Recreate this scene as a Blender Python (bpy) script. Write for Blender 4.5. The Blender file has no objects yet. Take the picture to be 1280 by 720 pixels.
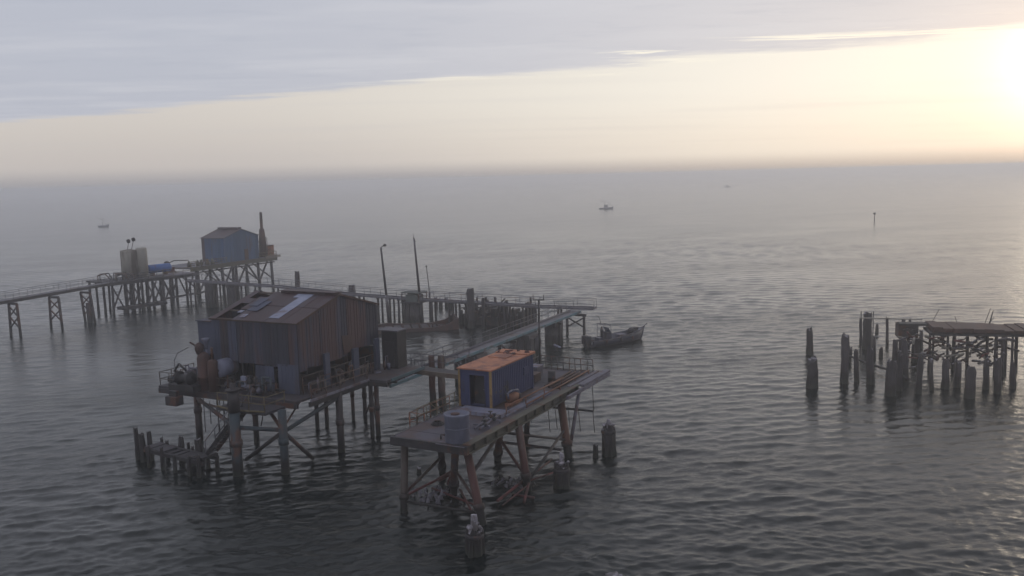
import bpy, bmesh, math, random
import numpy as np
from mathutils import Vector, Matrix
rnd = random.Random(11)
S = bpy.context.scene
COL = S.collection

# ------------------------------------------------------------------ camera
CAM_H, FPX = 20.0, 1100.0
PITCH, ROLL = math.atan(139 / FPX), math.atan(.026)
fw = Vector((0, math.cos(PITCH), -math.sin(PITCH)))
r0 = Vector((1, 0, 0)); u0 = r0.cross(fw)
rt = r0 * math.cos(ROLL) - u0 * math.sin(ROLL)
up = r0 * math.sin(ROLL) + u0 * math.cos(ROLL)
cam_d = bpy.data.cameras.new('camera'); cam = bpy.data.objects.new('camera', cam_d); COL.objects.link(cam)
m = Matrix((rt, up, -fw)).transposed().to_4x4(); m.translation = Vector((0, 0, CAM_H))
cam.matrix_world = m
cam_d.sensor_width = 36; cam_d.lens = 36 * FPX / 1280
cam_d.clip_start = .5; cam_d.clip_end = 30000
S.camera = cam

# ------------------------------------------------------------------ light
SUN_AZ, SUN_EL = math.radians(43), math.radians(5.6)
sun_dir = Vector((math.sin(SUN_AZ) * math.cos(SUN_EL), math.cos(SUN_AZ) * math.cos(SUN_EL), math.sin(SUN_EL)))
gap_dir = Vector((math.sin(math.radians(32)), math.cos(math.radians(32)), .092)).normalized()   # where the veil is thinnest
sd = bpy.data.lights.new('sun', 'SUN'); sun = bpy.data.objects.new('sun', sd); COL.objects.link(sun)
sd.energy = .5; sd.angle = math.radians(24); sd.color = (1, .86, .66)
sun.rotation_euler = sun_dir.to_track_quat('Z', 'Y').to_euler()
sun.location = sun_dir * 100
S.view_settings.view_transform = 'Standard'; S.view_settings.look = 'None'
S.view_settings.exposure = 0; S.view_settings.gamma = 1; S.view_settings.use_curve_mapping = False
S.cycles.volume_bounces = 4; S.cycles.max_bounces = 8
S.cycles.use_denoising = True


class NT:
    """small node-tree helper"""
    def __init__(s, tree): s.t = tree; s.t.nodes.clear()
    def n(s, typ, ins=None, **kw):
        nd = s.t.nodes.new(typ)
        for k, v in kw.items(): setattr(nd, k, v)
        for k, v in (ins or {}).items():
            if isinstance(v, bpy.types.NodeSocket): s.t.links.new(v, nd.inputs[k])
            else: nd.inputs[k].default_value = v
        return nd
    def m(s, op, a, b=0., c=0., clamp=False):
        nd = s.n('ShaderNodeMath', {0: a, 1: b, 2: c}, operation=op); nd.use_clamp = clamp
        return nd.outputs[0]
    def ss(s, x, lo, hi):
        nd = s.n('ShaderNodeMapRange', {0: x, 1: lo, 2: hi, 3: 0., 4: 1.}, interpolation_type='SMOOTHSTEP')
        return nd.outputs[0]
    def mix(s, f, a, b, mode='MIX'):
        nd = s.n('ShaderNodeMix', data_type='RGBA', blend_type=mode)
        for i, v in ((0, f), (6, a), (7, b)):
            if isinstance(v, bpy.types.NodeSocket): s.t.links.new(v, nd.inputs[i])
            else: nd.inputs[i].default_value = v if i == 0 else (*v[:3], 1)
        return nd.outputs[2]
    def noise(s, vec, scale, detail=4., rough=.55, dist=0.):
        return s.n('ShaderNodeTexNoise', {'Vector': vec, 'Scale': scale, 'Detail': detail, 'Roughness': rough, 'Distortion': dist}).outputs[0]
    def scl(s, vec, v):
        return s.n('ShaderNodeVectorMath', {0: vec, 1: v}, operation='MULTIPLY').outputs[0]


# ------------------------------------------------------------------ sky
def build_world():
    w = bpy.data.worlds.new('World'); S.world = w; w.use_nodes = True
    T = NT(w.node_tree)
    d = T.n('ShaderNodeTexCoord').outputs['Generated']
    d = T.n('ShaderNodeVectorMath', {0: d}, operation='NORMALIZE').outputs[0]
    xyz = T.n('ShaderNodeSeparateXYZ', {0: d})
    x, y, z = xyz.outputs
    zc = T.m('MAXIMUM', z, .012)
    px = T.m('DIVIDE', x, zc); py = T.m('DIVIDE', y, zc)
    cs = T.n('ShaderNodeVectorMath', {0: d, 1: tuple(gap_dir)}, operation='DOT_PRODUCT').outputs['Value']
    ang = T.m('MULTIPLY', T.m('ARCCOSINE', cs, 0), 57.2958)              # degrees from the sun
    el = T.m('MULTIPLY', T.m('ARCSINE', z, 0), 57.2958)
    p = T.n('ShaderNodeCombineXYZ', {0: px, 1: py, 2: 0.}).outputs[0]
    # edge of the stratus deck: a straight line on the cloud plane, frayed by noise
    e = T.m('SUBTRACT', 8.95, T.m('ADD', py, T.m('MULTIPLY', px, .57)))
    n1 = T.m('SUBTRACT', T.noise(p, .30, 5., .62), .5)
    n2 = T.m('SUBTRACT', T.noise(T.scl(p, (1, 2.4, 1)), .9, 4., .6), .5)
    n0 = T.m('SUBTRACT', T.noise(T.scl(p, (.5, 2.2, 1)), .7, 7., .7), .5)
    e = T.m('ADD', e, T.m('ADD', T.m('MULTIPLY', n1, 2.6), T.m('ADD', T.m('MULTIPLY', n2, .7), T.m('MULTIPLY', n0, 1.6))))
    deck = T.ss(e, -.35, .45)
    # deck colour
    pn = T.noise(T.scl(p, (.7, 1.6, 1)), .55, 5., .6)
    dk = T.mix(T.ss(ang, 12, 55), (.66, .65, .69), (.51, .53, .61))
    dk = T.mix(T.ss(el, 13, 45), dk, (.58, .60, .68))
    dk = T.mix(T.ss(ang, 75, 150), dk, (.80, .82, .90))
    dk = T.mix(T.m('MULTIPLY', T.ss(T.noise(T.scl(p, (1.1, 1.9, 1)), .9, 6., .62), .5, .3), .22), dk, (.40, .43, .52))
    dk = T.mix(T.m('MULTIPLY', T.ss(pn, .42, .72), .22), dk, (.80, .79, .82))
    # bright clear band below the deck
    bn = T.noise(T.scl(p, (.18, .5, 1)), .8, 4., .55)
    band = T.mix(T.ss(ang, 5, 58), (.97, .93, .85), (.68, .635, .595))
    band = T.mix(T.m('MULTIPLY', T.ss(bn, .45, .75), .22), band, (.62, .60, .61))
    low = T.ss(el, 5.5, .3)
    band = T.mix(T.m('MULTIPLY', low, .62), band, T.mix(T.ss(ang, 8, 50), (.92, .80, .66), (.52, .48, .47)))
    band = T.mix(T.ss(ang, 70, 140), band, (.78, .80, .88))
    band = T.mix(T.ss(el, 1.25, .0), band, T.mix(T.ss(ang, 8, 45), (.60, .52, .46), (.40, .385, .40)))     # thick far air at the horizon
    sky = T.mix(deck, band, dk)
    # lit fringe of the deck towards the sun
    fr = T.m('MULTIPLY', T.ss(e, -.6, .15), T.ss(e, 1.25, .55))
    n3 = T.noise(T.n('ShaderNodeVectorRotate', {'Vector': p, 'Angle': .5}, rotation_type='Z_AXIS').outputs[0] if False else T.scl(p, (.34, 1.7, 1)), 1.0, 6., .68, .4)
    fr = T.m('MULTIPLY', T.m('MULTIPLY', fr, T.ss(n3, .545, .64)), T.ss(ang, 50, 22))
    sky = T.mix(T.m('MULTIPLY', fr, .7), sky, (1.15, 1.08, .90))
    # glow round the veiled sun
    g = T.m('POWER', T.m('MAXIMUM', cs, 0.), 800.)
    g = T.m('MULTIPLY', g, T.m('SUBTRACT', 1., T.m('MULTIPLY', deck, .92)))
    g2 = T.m('MULTIPLY', T.m('POWER', T.m('MAXIMUM', cs, 0.), 60.), .03)
    sky = T.mix(1., sky, T.n('ShaderNodeVectorMath', {0: (.62, .56, .46), 'Scale': T.m('ADD', g, g2)}, operation='SCALE').outputs[0], 'ADD')
    sk = T.n('ShaderNodeTexSky', sky_type='NISHITA', sun_disc=False, sun_elevation=SUN_EL, sun_rotation=SUN_AZ, dust_density=3.)
    tot = T.n('ShaderNodeVectorMath', {0: sky, 1: (10 * .93,) * 3, 2: T.scl(sk.outputs[0], (.12, .12, .12))}, operation='MULTIPLY_ADD').outputs[0]
    bg = T.n('ShaderNodeBackground', {'Color': tot, 'Strength': .1})
    o = T.n('ShaderNodeOutputWorld'); T.t.links.new(bg.outputs[0], o.inputs[0])
build_world()

# ------------------------------------------------------------------ water
def link(name, me, mats, parent=None):
    o = bpy.data.objects.new(name, me)
    for mt in (mats if isinstance(mats, (list, tuple)) else [mats]): me.materials.append(mt)
    COL.objects.link(o)
    if parent: o.parent = parent
    return o

def water_material():
    mt = bpy.data.materials.new('sea_water'); mt.use_nodes = True
    T = NT(mt.node_tree)
    pos = T.n('ShaderNodeNewGeometry').outputs['Position']
    rot = T.n('ShaderNodeVectorRotate', {'Vector': pos, 'Angle': math.radians(-14)}, rotation_type='Z_AXIS').outputs[0]
    a = T.noise(T.scl(rot, (.7, 1.3, 1)), 4.2, 5., .6, .5)
    b = T.noise(T.scl(rot, (.6, 1.2, 1)), 1.25, 3., .55, .4)
    h = T.m('ADD', T.m('MULTIPLY', a, .080), T.m('MULTIPLY', b, .17))
    patch = T.noise(T.scl(rot, (.5, 1.5, 1)), .035, 5., .62)
    st = T.m('ADD', .25, T.m('MULTIPLY', T.ss(patch, .35, .65), .6))
    bmp = T.n('ShaderNodeBump', {'Height': h, 'Strength': st, 'Distance': .75}).outputs[0]
    body = T.mix(T.noise(pos, .05, 3.), (.003, .006, .008), (.008, .011, .010))
    far = T.n('ShaderNodeVectorMath', {0: pos}, operation='LENGTH').outputs['Value']
    ro = T.m('ADD', .09, T.m('MULTIPLY', T.ss(far, 60., 420.), .08))     # unresolved ripples
    bs = T.n('ShaderNodeBsdfPrincipled', {'Base Color': body, 'Roughness': ro, 'IOR': 1.333, 'Normal': bmp})
    o = T.n('ShaderNodeOutputMaterial'); T.t.links.new(bs.outputs[0], o.inputs[0])
    return mt

def build_water():
    g = np.random.default_rng(5)
    rings = [0., 4, 8, 12, 16, 19]
    r = 21.
    while r < 300: rings.append(r); r *= 1.0027
    while r < 7400: rings.append(r); r *= 1.02
    rings = np.array(rings)
    front = np.arange(-math.radians(41), math.radians(41), .0026)
    back = np.linspace(math.radians(41), 2 * math.pi - math.radians(41), 80)[:-1]
    th = np.concatenate([front, back]); n = len(th); k = len(rings)
    Rr, Th = np.meshgrid(rings[1:], th, indexing='ij')
    X = (Rr * np.sin(Th)).ravel(); Y = (Rr * np.cos(Th)).ravel()
    X = np.concatenate([[0.], X]); Y = np.concatenate([[0.], Y])
    dr = np.gradient(rings)[1:]
    sp = np.maximum(dr[:, None], (np.where(np.arange(n) < len(front), .0026, .07))[None, :] * rings[1:, None]).ravel()
    sp = np.concatenate([[9.], sp])
    Z = np.zeros_like(X); DX = np.zeros_like(X); DY = np.zeros_like(X)
    for lam in np.geomspace(.32, 3.6, 110):
        a = math.radians(-76) + g.normal(0, .55)             # travel direction
        kx, ky = math.cos(a) * 2 * math.pi / lam, math.sin(a) * 2 * math.pi / lam
        amp = .0037 * lam ** .66 * g.uniform(.5, 1.5)
        if lam > 2.4: amp *= .75
        w = np.clip((lam / sp - 2.2) / 2.5, 0, 1)
        ph = kx * X + ky * Y + g.uniform(0, 6.28)
        Z += amp * w * np.sin(ph)
        DX -= .8 * amp * w * math.cos(a) * np.cos(ph) * -1; DY -= .8 * amp * w * math.sin(a) * np.cos(ph) * -1
    # gusts: calmer and rougher patches
    gx = np.sin(X * .043 + Y * .021 + 1) * np.sin(Y * .037 - X * .017) ; Z *= 1 + .5 * gx
    co = np.stack([X + DX, Y + DY, Z], 1).astype(np.float32)
    i = np.arange(1, k - 1); j = np.arange(n)
    base = 1 + (i - 1)[:, None] * n
    jn = (j + 1) % n
    q = np.stack([base + j, base + n + j, base + n + jn, base + jn], -1).reshape(-1, 4)[:, ::-1]
    tri = np.stack([np.zeros(n, int), 1 + j, 1 + jn], 1)[:, ::-1]
    me = bpy.data.meshes.new('water')
    nl = len(q) * 4 + len(tri) * 3
    me.vertices.add(len(co)); me.vertices.foreach_set('co', co.ravel())
    me.loops.add(nl); me.loops.foreach_set('vertex_index', np.concatenate([q.ravel(), tri.ravel()]).astype(np.int32))
    me.polygons.add(len(q) + len(tri))
    st = np.concatenate([np.arange(len(q)) * 4, len(q) * 4 + np.arange(len(tri)) * 3]).astype(np.int32)
    me.polygons.foreach_set('loop_start', st)
    me.polygons.foreach_set('use_smooth', np.ones(len(st), bool))
    me.update(); me.validate()
    o = link('water', me, water_material()); o['kind'] = 'structure'
    return o
water = build_water()

def build_haze():
    bm = bmesh.new(); bmesh.ops.create_cube(bm, size=1)
    z0, z1, h = -1.6, 21.5, 7600
    for v in bm.verts: v.co = Vector((v.co.x * 2 * h, v.co.y * 2 * h, z0 if v.co.z < 0 else z1))
    me = bpy.data.meshes.new('haze'); bm.to_mesh(me); bm.free()
    mt = bpy.data.materials.new('haze_air'); mt.use_nodes = True
    T = NT(mt.node_tree)
    v = T.n('ShaderNodeVolumePrincipled', {'Color': (.97, .975, 1, 1), 'Density': .00105, 'Anisotropy': .5})
    o = T.n('ShaderNodeOutputMaterial'); T.t.links.new(v.outputs[0], o.inputs['Volume'])
    ob = link('haze', me, mt); ob['kind'] = 'stuff'; ob['label'] = 'pale sea haze lying low over the whole bay'
    return ob
build_haze()

# ------------------------------------------------------------------ helpers
def at(x, y, z=0.):
    """photo pixel (1280 wide) to the world point at height z"""
    d = fw * FPX + rt * (x - 640) - up * (y - 360)
    return Vector((0, 0, CAM_H)) + d * ((z - CAM_H) / d.z)
def zof(P, y):
    """height above the ground point P that sits on photo row y"""
    q = Vector((P[0], P[1], -CAM_H)); k = (360 - y) / FPX
    return (k * q.dot(fw) - q.dot(up)) / (up.z - k * fw.z)
def over(P, y): return Vector((P[0], P[1], zof(P, y)))
V = Vector

class Frame:
    def __init__(s, o, deg):
        s.o = Vector((o[0], o[1], 0)); t = math.radians(deg)
        s.a = Vector((math.cos(t), math.sin(t), 0)); s.b = Vector((-math.sin(t), math.cos(t), 0)); s.deg = deg
    def __call__(s, a, b, z=0.): return s.o + s.a * a + s.b * b + Vector((0, 0, z))
WORLD = Frame((0, 0), 0)

class MB:
    def __init__(s): s.v = []; s.f = []; s.t = []; s.mi = []; s.cur = 0; s.smooth = []
    def add(s, vs, fs, tint=None, smooth=False):
        k = len(s.v); s.v += [Vector(p) for p in vs]
        t = rnd.random() if tint is None else tint
        for f in fs: s.f.append([i + k for i in f]); s.t.append(t); s.mi.append(s.cur); s.smooth.append(smooth)
        return s
    def box(s, fr, lo, hi, tint=None):
        (a0, b0, z0), (a1, b1, z1) = lo, hi
        vs = [fr(a, b, z) for z in (z0, z1) for a, b in ((a0, b0), (a1, b0), (a1, b1), (a0, b1))]
        return s.add(vs, [(3, 2, 1, 0), (4, 5, 6, 7), (0, 1, 5, 4), (1, 2, 6, 5), (2, 3, 7, 6), (3, 0, 4, 7)], tint)
    def beam(s, p, q, w, h=None, tint=None):
        p, q = Vector(p), Vector(q); h = h or w
        d = (q - p).normalized(); sx = d.cross(Vector((0, 0, 1)))
        if sx.length < 1e-3: sx = Vector((.88, -.47, 0))
        sx.normalize(); sz = sx.cross(d).normalized()
        vs = [c + sx * i * w / 2 + sz * j * h / 2 for c in (p, q) for i, j in ((-1, -1), (1, -1), (1, 1), (-1, 1))]
        return s.add(vs, [(3, 2, 1, 0), (4, 5, 6, 7), (0, 1, 5, 4), (1, 2, 6, 5), (2, 3, 7, 6), (3, 0, 4, 7)], tint)
    def tube(s, p, q, r, r2=None, n=8, tint=None):
        p, q = Vector(p), Vector(q); r2 = r if r2 is None else r2
        d = (q - p).normalized(); e = d.cross(Vector((0, 0, 1)) if abs(d.z) < .9 else Vector((1, 0, 0))).normalized(); g = d.cross(e)
        vs = [c + (e * math.cos(6.2832 * i / n) + g * math.sin(6.2832 * i / n)) * rr for c, rr in ((p, r), (q, r2)) for i in range(n)]
        t = rnd.random() if tint is None else tint
        s.add(vs, [(i, (i + 1) % n, n + (i + 1) % n, n + i) for i in range(n)], t, True)
        k = len(s.v) - 2 * n
        for f in (tuple(range(n))[::-1], tuple(range(n, 2 * n))):
            s.f.append([k + i for i in f]); s.t.append(t); s.mi.append(s.cur); s.smooth.append(False)
        return s
    def path(s, pts, r, n=7, tint=None):
        t = rnd.random() if tint is None else tint
        for p, q in zip(pts, pts[1:]): s.tube(p, q, r, n=n, tint=t)
        return s
    def lathe(s, fr_o, prof, axis=(0, 0, 1), n=20, tint=None):
        """prof: list of (distance along axis, radius)"""
        o = Vector(fr_o); ax = Vector(axis).normalized()
        e = ax.cross(Vector((0, 0, 1)) if abs(ax.z) < .9 else Vector((1, 0, 0))).normalized(); g = ax.cross(e)
        vs = [o + ax * h + (e * math.cos(6.2832 * i / n) + g * math.sin(6.2832 * i / n)) * max(r, .001) for h, r in prof for i in range(n)]
        fs = [(k * n + i, k * n + (i + 1) % n, (k + 1) * n + (i + 1) % n, (k + 1) * n + i) for k in range(len(prof) - 1) for i in range(n)]
        fs += [tuple(range(n))[::-1], tuple(range((len(prof) - 1) * n, len(prof) * n))]
        return s.add(vs, fs, tint, True)
    def slab(s, pts, z0, z1, tint=None):
        """horizontal polygon (xy points) between two heights"""
        n = len(pts); vs = [Vector((p[0], p[1], z)) for z in (z0, z1) for p in pts]
        return s.add(vs, [tuple(range(n))[::-1], tuple(range(n, 2 * n))] + [(i, (i + 1) % n, n + (i + 1) % n, n + i) for i in range(n)], tint)
    def plate(s, pts, th, tint=None):
        """any planar polygon given a thickness along its normal"""
        pts = [Vector(p) for p in pts]; nr = (pts[1] - pts[0]).cross(pts[2] - pts[0]).normalized() * th; n = len(pts)
        vs = pts + [p - nr for p in pts]
        return s.add(vs, [tuple(range(n)), tuple(range(n, 2 * n))[::-1]] + [(i, n + i, n + (i + 1) % n, (i + 1) % n) for i in range(n)], tint)
    def pile(s, P, top, r, lean=(0, 0), bot=-1.6, n=9, jag=.25, tint=None):
        """weathered timber or crusted steel pile with an uneven top"""
        P = Vector((P[0], P[1], 0)); t = rnd.random() if tint is None else tint
        lv = max(4, int((top - bot) / .6)); vs = []; ph = rnd.random() * 6
        wob = [1 + rnd.uniform(-.18, .18) for _ in range(n)]
        for k in range(lv + 1):
            z = bot + (top - bot) * k / lv; sh = Vector((lean[0], lean[1], 0)) * z + Vector((rnd.uniform(-.08, .08), rnd.uniform(-.08, .08), 0)) * r
            fat = 1.0 + .16 * max(0, 1 - max(z, 0) / 1.2)
            for i in range(n):
                rr = r * wob[i] * fat * (1 + rnd.uniform(-.09, .09)) * (.86 if k == lv else 1)
                zz = z + (rnd.uniform(-jag, jag * .3) if k == lv else 0)
                vs.append(P + sh + Vector((rr * math.cos(6.2832 * i / n + ph), rr * math.sin(6.2832 * i / n + ph), zz)))
        fs = [(k * n + i, k * n + (i + 1) % n, (k + 1) * n + (i + 1) % n, (k + 1) * n + i) for k in range(lv) for i in range(n)]
        vs.append(P + Vector((lean[0] * top, lean[1] * top, top - jag * .4))); c = len(vs) - 1
        fs += [(lv * n + i, lv * n + (i + 1) % n, c) for i in range(n)]
        return s.add(vs, fs, t)
    def rail(s, pts, h=1.05, step=1.5, rows=(1., .5), r=.028, tint=None, wob=.03):
        t = rnd.random() if tint is None else tint
        for p, q in zip(pts, pts[1:]):
            p, q = Vector(p), Vector(q); L = (q - p).length; n = max(1, round(L / step))
            for i in range(n + 1):
                b = p.lerp(q, i / n); s.tube(b, b + Vector((rnd.uniform(-wob, wob), rnd.uniform(-wob, wob), h)), r, n=5, tint=t)
            for k in rows:
                s.tube(p + Vector((0, 0, h * k)), q + Vector((0, 0, h * k + rnd.uniform(-wob, wob))), r, n=5, tint=t)
        return s
    def build(s, name, mats, parent=None, **props):
        loc = parent.location if parent is not None else None
        if parent is None or props.get('origin') is not None:
            loc = Vector(props.pop('origin', None) or sum(s.v, Vector()) / max(1, len(s.v)))
        wl = world_loc(parent) if parent is not None else Vector()
        base = wl if parent is not None else loc
        me = bpy.data.meshes.new(name)
        me.from_pydata([tuple(p - base) for p in s.v], [], s.f)
        a = me.attributes.new('tint', 'FLOAT', 'FACE'); a.data.foreach_set('value', s.t)
        me.polygons.foreach_set('material_index', s.mi); me.polygons.foreach_set('use_smooth', s.smooth)
        me.update()
        o = link(name, me, mats, parent)
        if parent is None: o.location = base
        for k, v in props.items(): o[k] = v
        return o

def world_loc(o):
    p = Vector()
    while o is not None: p = p + o.location; o = o.parent
    return p
def thing(name, loc, label, cat, group=None):
    o = bpy.data.objects.new(name, None); COL.objects.link(o)
    o.location = Vector(loc); o.empty_display_size = .3
    o['label'] = label; o['category'] = cat
    if group: o['group'] = group
    return o
def solo(mb, name, mats, label, cat, group=None):
    mb.build(name, mats, None, **({'label': label, 'category': cat, 'group': group} if group else {'label': label, 'category': cat}))

# ------------------------------------------------------------------ materials
def mat(name, c1, c2, rust=None, rough=.75, scale=1.5, streak=1., rust_amt=.4, tint=.35, metal=0., wet=False, top=None, bump=.25, rscale=None):
    mt = bpy.data.materials.new(name); mt.use_nodes = True
    T = NT(mt.node_tree)
    pos = T.n('ShaderNodeNewGeometry').outputs['Position']
    sp = T.scl(pos, (1, 1, 1 / streak))
    c = T.mix(T.ss(T.noise(sp, scale, 5., .6), .32, .68), c1, c2)
    ti = T.n('ShaderNodeAttribute', attribute_name='tint').outputs['Fac']
    k = T.m('ADD', 1 - tint, T.m('MULTIPLY', ti, 2 * tint))
    c = T.mix(1., c, T.n('ShaderNodeCombineXYZ', {0: k, 1: k, 2: k}).outputs[0], 'MULTIPLY')
    if rust:
        rn = T.m('ADD', T.noise(T.scl(pos, (1, 1, 1 / (streak * 1.3))), rscale or scale * .6, 6., .65), T.m('MULTIPLY', T.m('SUBTRACT', ti, .5), .25))
        c = T.mix(T.m('MULTIPLY', T.ss(rn, .66 - rust_amt * .4, .78 - rust_amt * .4), .9), c, rust)
    z = T.n('ShaderNodeSeparateXYZ', {0: pos}).outputs[2]
    zn = T.m('ADD', z, T.m('MULTIPLY', T.noise(pos, 2.2, 4.), .9))
    if wet:                                        # mussels and weed on what stands in the sea
        c = T.mix(T.ss(zn, 1.9, 1.15), c, (.018, .016, .016))
        c = T.mix(T.m('MULTIPLY', T.ss(zn, .95, .7), .7), c, (.022, .028, .018))
    if top:                                        # bird lime on the upper end
        c = T.mix(T.m('MULTIPLY', T.ss(T.noise(pos, 3., 4.), .45, .6), T.ss(T.n('ShaderNodeSeparateXYZ', {0: T.n('ShaderNodeNewGeometry').outputs['Normal']}).outputs[2], .3, .8)), c, top)
    c = T.mix(1., c, (.68, .66, .76) if name != 'orange_rusted_roof' else (.95, .9, .9), 'MULTIPLY')
    bm_ = T.n('ShaderNodeBump', {'Height': T.noise(sp, scale * 5, 4.), 'Strength': bump, 'Distance': .05}).outputs[0]
    bs = T.n('ShaderNodeBsdfPrincipled', {'Base Color': c, 'Roughness': rough, 'Metallic': metal, 'Normal': bm_})
    o = T.n('ShaderNodeOutputMaterial'); T.t.links.new(bs.outputs[0], o.inputs[0])
    return mt
M = {}
RUST = (.105, .042, .022)
M['leg'] = mat('rusted_steel_leg', (.034, .029, .033), (.060, .046, .045), RUST, rust_amt=.45, wet=True, scale=1.2, streak=2)
M['legred'] = mat('red_lead_steel_leg', (.085, .075, .058), (.065, .030, .027), (.075, .022, .018), rust_amt=.55, wet=True, scale=.9, streak=2)
M['legteal'] = mat('teal_painted_steel', (.034, .055, .062), (.042, .048, .054), RUST, rust_amt=.25, wet=True, scale=1.)
M['wood'] = mat('weathered_pile_wood', (.028, .024, .025), (.048, .042, .042), (.030, .022, .022), rust_amt=.35, wet=True, top=(.30, .29, .29), scale=2., streak=3)
M['woodfar'] = mat('grey_pile_timber', (.040, .035, .037), (.068, .062, .064), (.040, .028, .026), rust_amt=.3, wet=True, top=(.3, .29, .29), scale=2., streak=3)
M['lime'] = mat('bird_lime_crust', (.34, .33, .33), (.22, .21, .21), (.12, .11, .10), rust_amt=.3, scale=4.)
M['deck'] = mat('worn_steel_deck', (.055, .052, .068), (.088, .082, .100), (.075, .045, .038), rust_amt=.45, scale=.8, tint=.55)
M['deckdark'] = mat('oily_dark_deck', (.030, .028, .034), (.055, .048, .052), (.055, .034, .030), rust_amt=.3, scale=.8)
M['plank'] = mat('grey_walkway_deck', (.105, .102, .112), (.145, .14, .15), (.10, .07, .055), rust_amt=.3, scale=.9)
M['olive'] = mat('flaking_olive_girder', (.095, .090, .058), (.070, .070, .054), RUST, rust_amt=.35, scale=1.1, streak=.6)
M['grey'] = mat('grey_galvanised_pipe', (.15, .15, .17), (.105, .10, .12), (.10, .06, .05), rust_amt=.3, scale=1.5)
M['rail'] = mat('rusty_railing', (.10, .08, .065), (.15, .12, .085), RUST, rust_amt=.4, scale=1.)
M['railgrey'] = mat('grey_railing', (.09, .09, .10), (.14, .135, .145), RUST, rust_amt=.25, scale=1.)
M['railyellow'] = mat('faded_yellow_railing', (.20, .16, .06), (.14, .11, .055), RUST, rust_amt=.35, scale=1.2)
M['orange'] = mat('orange_rust_pipe', (.28, .11, .045), (.20, .09, .05), (.11, .05, .03), rust_amt=.3, scale=1.5)
M['sheet'] = mat('weathered_corrugated_sheet', (.060, .062, .088), (.036, .036, .050), (.085, .042, .036), rust_amt=.42, scale=.55, streak=5, tint=.5, rscale=.5)
M['sheetblue'] = mat('pale_blue_corrugated_sheet', (.075, .088, .13), (.055, .064, .092), (.07, .045, .04), rust_amt=.2, scale=.6, streak=5, tint=.2)
M['roof'] = mat('rust_red_roof_sheet', (.060, .024, .027), (.042, .022, .027), (.055, .040, .050), rust_amt=.45, scale=.6, tint=.22, rough=.65)
M['skylight'] = mat('pale_roof_panel', (.33, .36, .43), (.25, .28, .34), (.16, .12, .12), rust_amt=.2, scale=1.2, tint=.1)
M['dark'] = mat('dark_tarred_steel', (.022, .021, .024), (.040, .036, .038), RUST, rust_amt=.25, scale=1.5)
M['rustv'] = mat('rust_brown_vessel_steel', (.095, .040, .026), (.052, .028, .024), (.055, .032, .028), rust_amt=.45, scale=1.1, streak=2)
M['white'] = mat('chalky_white_paint', (.17, .18, .225), (.11, .12, .15), (.14, .10, .09), rust_amt=.25, scale=1.4, streak=2)
M['whitefar'] = mat('stained_white_tank_paint', (.40, .38, .29), (.30, .29, .23), (.12, .10, .07), rust_amt=.3, scale=.5, streak=4)
M['cabinblue'] = mat('cobalt_blue_cabin_paint', (.020, .030, .10), (.030, .038, .10), (.020, .018, .024), rust_amt=.22, scale=1., streak=1.5, tint=.08)
M['yellow'] = mat('ochre_corner_paint', (.26, .17, .05), (.20, .13, .045), RUST, rust_amt=.25, scale=1.5)
M['rustroof'] = mat('orange_rusted_roof', (.36, .155, .085), (.25, .105, .06), (.15, .065, .05), rust_amt=.42, scale=.9, tint=.12, rough=.8)
M['shedblue'] = mat('faded_blue_shed_sheet', (.030, .078, .165), (.045, .10, .165), (.075, .045, .04), rust_amt=.3, scale=.45, streak=3, tint=.2)
M['tankblue'] = mat('bright_blue_tank_paint', (.03, .12, .34), (.04, .10, .25), RUST, rust_amt=.15, scale=1.)
M['concrete'] = mat('stained_concrete', (.070, .068, .068), (.105, .100, .098), (.07, .062, .058), rust_amt=.4, wet=True, scale=.9, streak=2)
M['greenish'] = mat('pale_green_equipment_paint', (.12, .145, .125), (.09, .11, .095), RUST, rust_amt=.25, scale=1.)
M['tealbeam'] = mat('teal_beam_paint', (.08, .18, .19), (.09, .15, .16), (.10, .07, .06), rust_amt=.25, scale=1.2)
M['redlead'] = mat('red_debris_steel', (.16, .035, .035), (.09, .035, .03), (.05, .025, .022), rust_amt=.4, scale=1.5)
M['boathull'] = mat('grey_blue_boat_hull', (.045, .050, .070), (.060, .065, .085), (.05, .045, .05), rust_amt=.2, scale=1., rough=.45)
M['boatdark'] = mat('dark_boat_fittings', (.03, .03, .035), (.05, .045, .05), RUST, rust_amt=.15, scale=2.)
M['jacket'] = mat('dark_jacket_cloth', (.030, .032, .045), (.04, .04, .05), rough=.9)
M['skin'] = mat('weathered_skin', (.30, .17, .12), (.26, .15, .11), tint=.05)
M['glass'] = mat('salt_hazed_glass', (.16, .18, .20), (.12, .14, .16), rough=.2, tint=.05)
M['sheetrust'] = mat('rust_stained_sheet', (.060, .046, .050), (.042, .038, .046), (.085, .042, .034), rust_amt=.4, scale=.6, streak=5, tint=.3)
M['farboat'] = mat('haze_paled_far_boat', (.22, .22, .24), (.16, .16, .18), tint=.1)  # distance haze put into the colour: far boats lightened to look fainter
M['rock'] = mat('wet_rubble', (.10, .095, .105), (.22, .215, .23), (.05, .04, .04), rust_amt=.3, scale=4.)

F1 = Frame((-2.87, 49.36), 62.1)        # near platform: a runs away along its long side, b to the left
FM = Frame((-15.4, 61.85), 63.2)        # shed platform and the walkways

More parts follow.
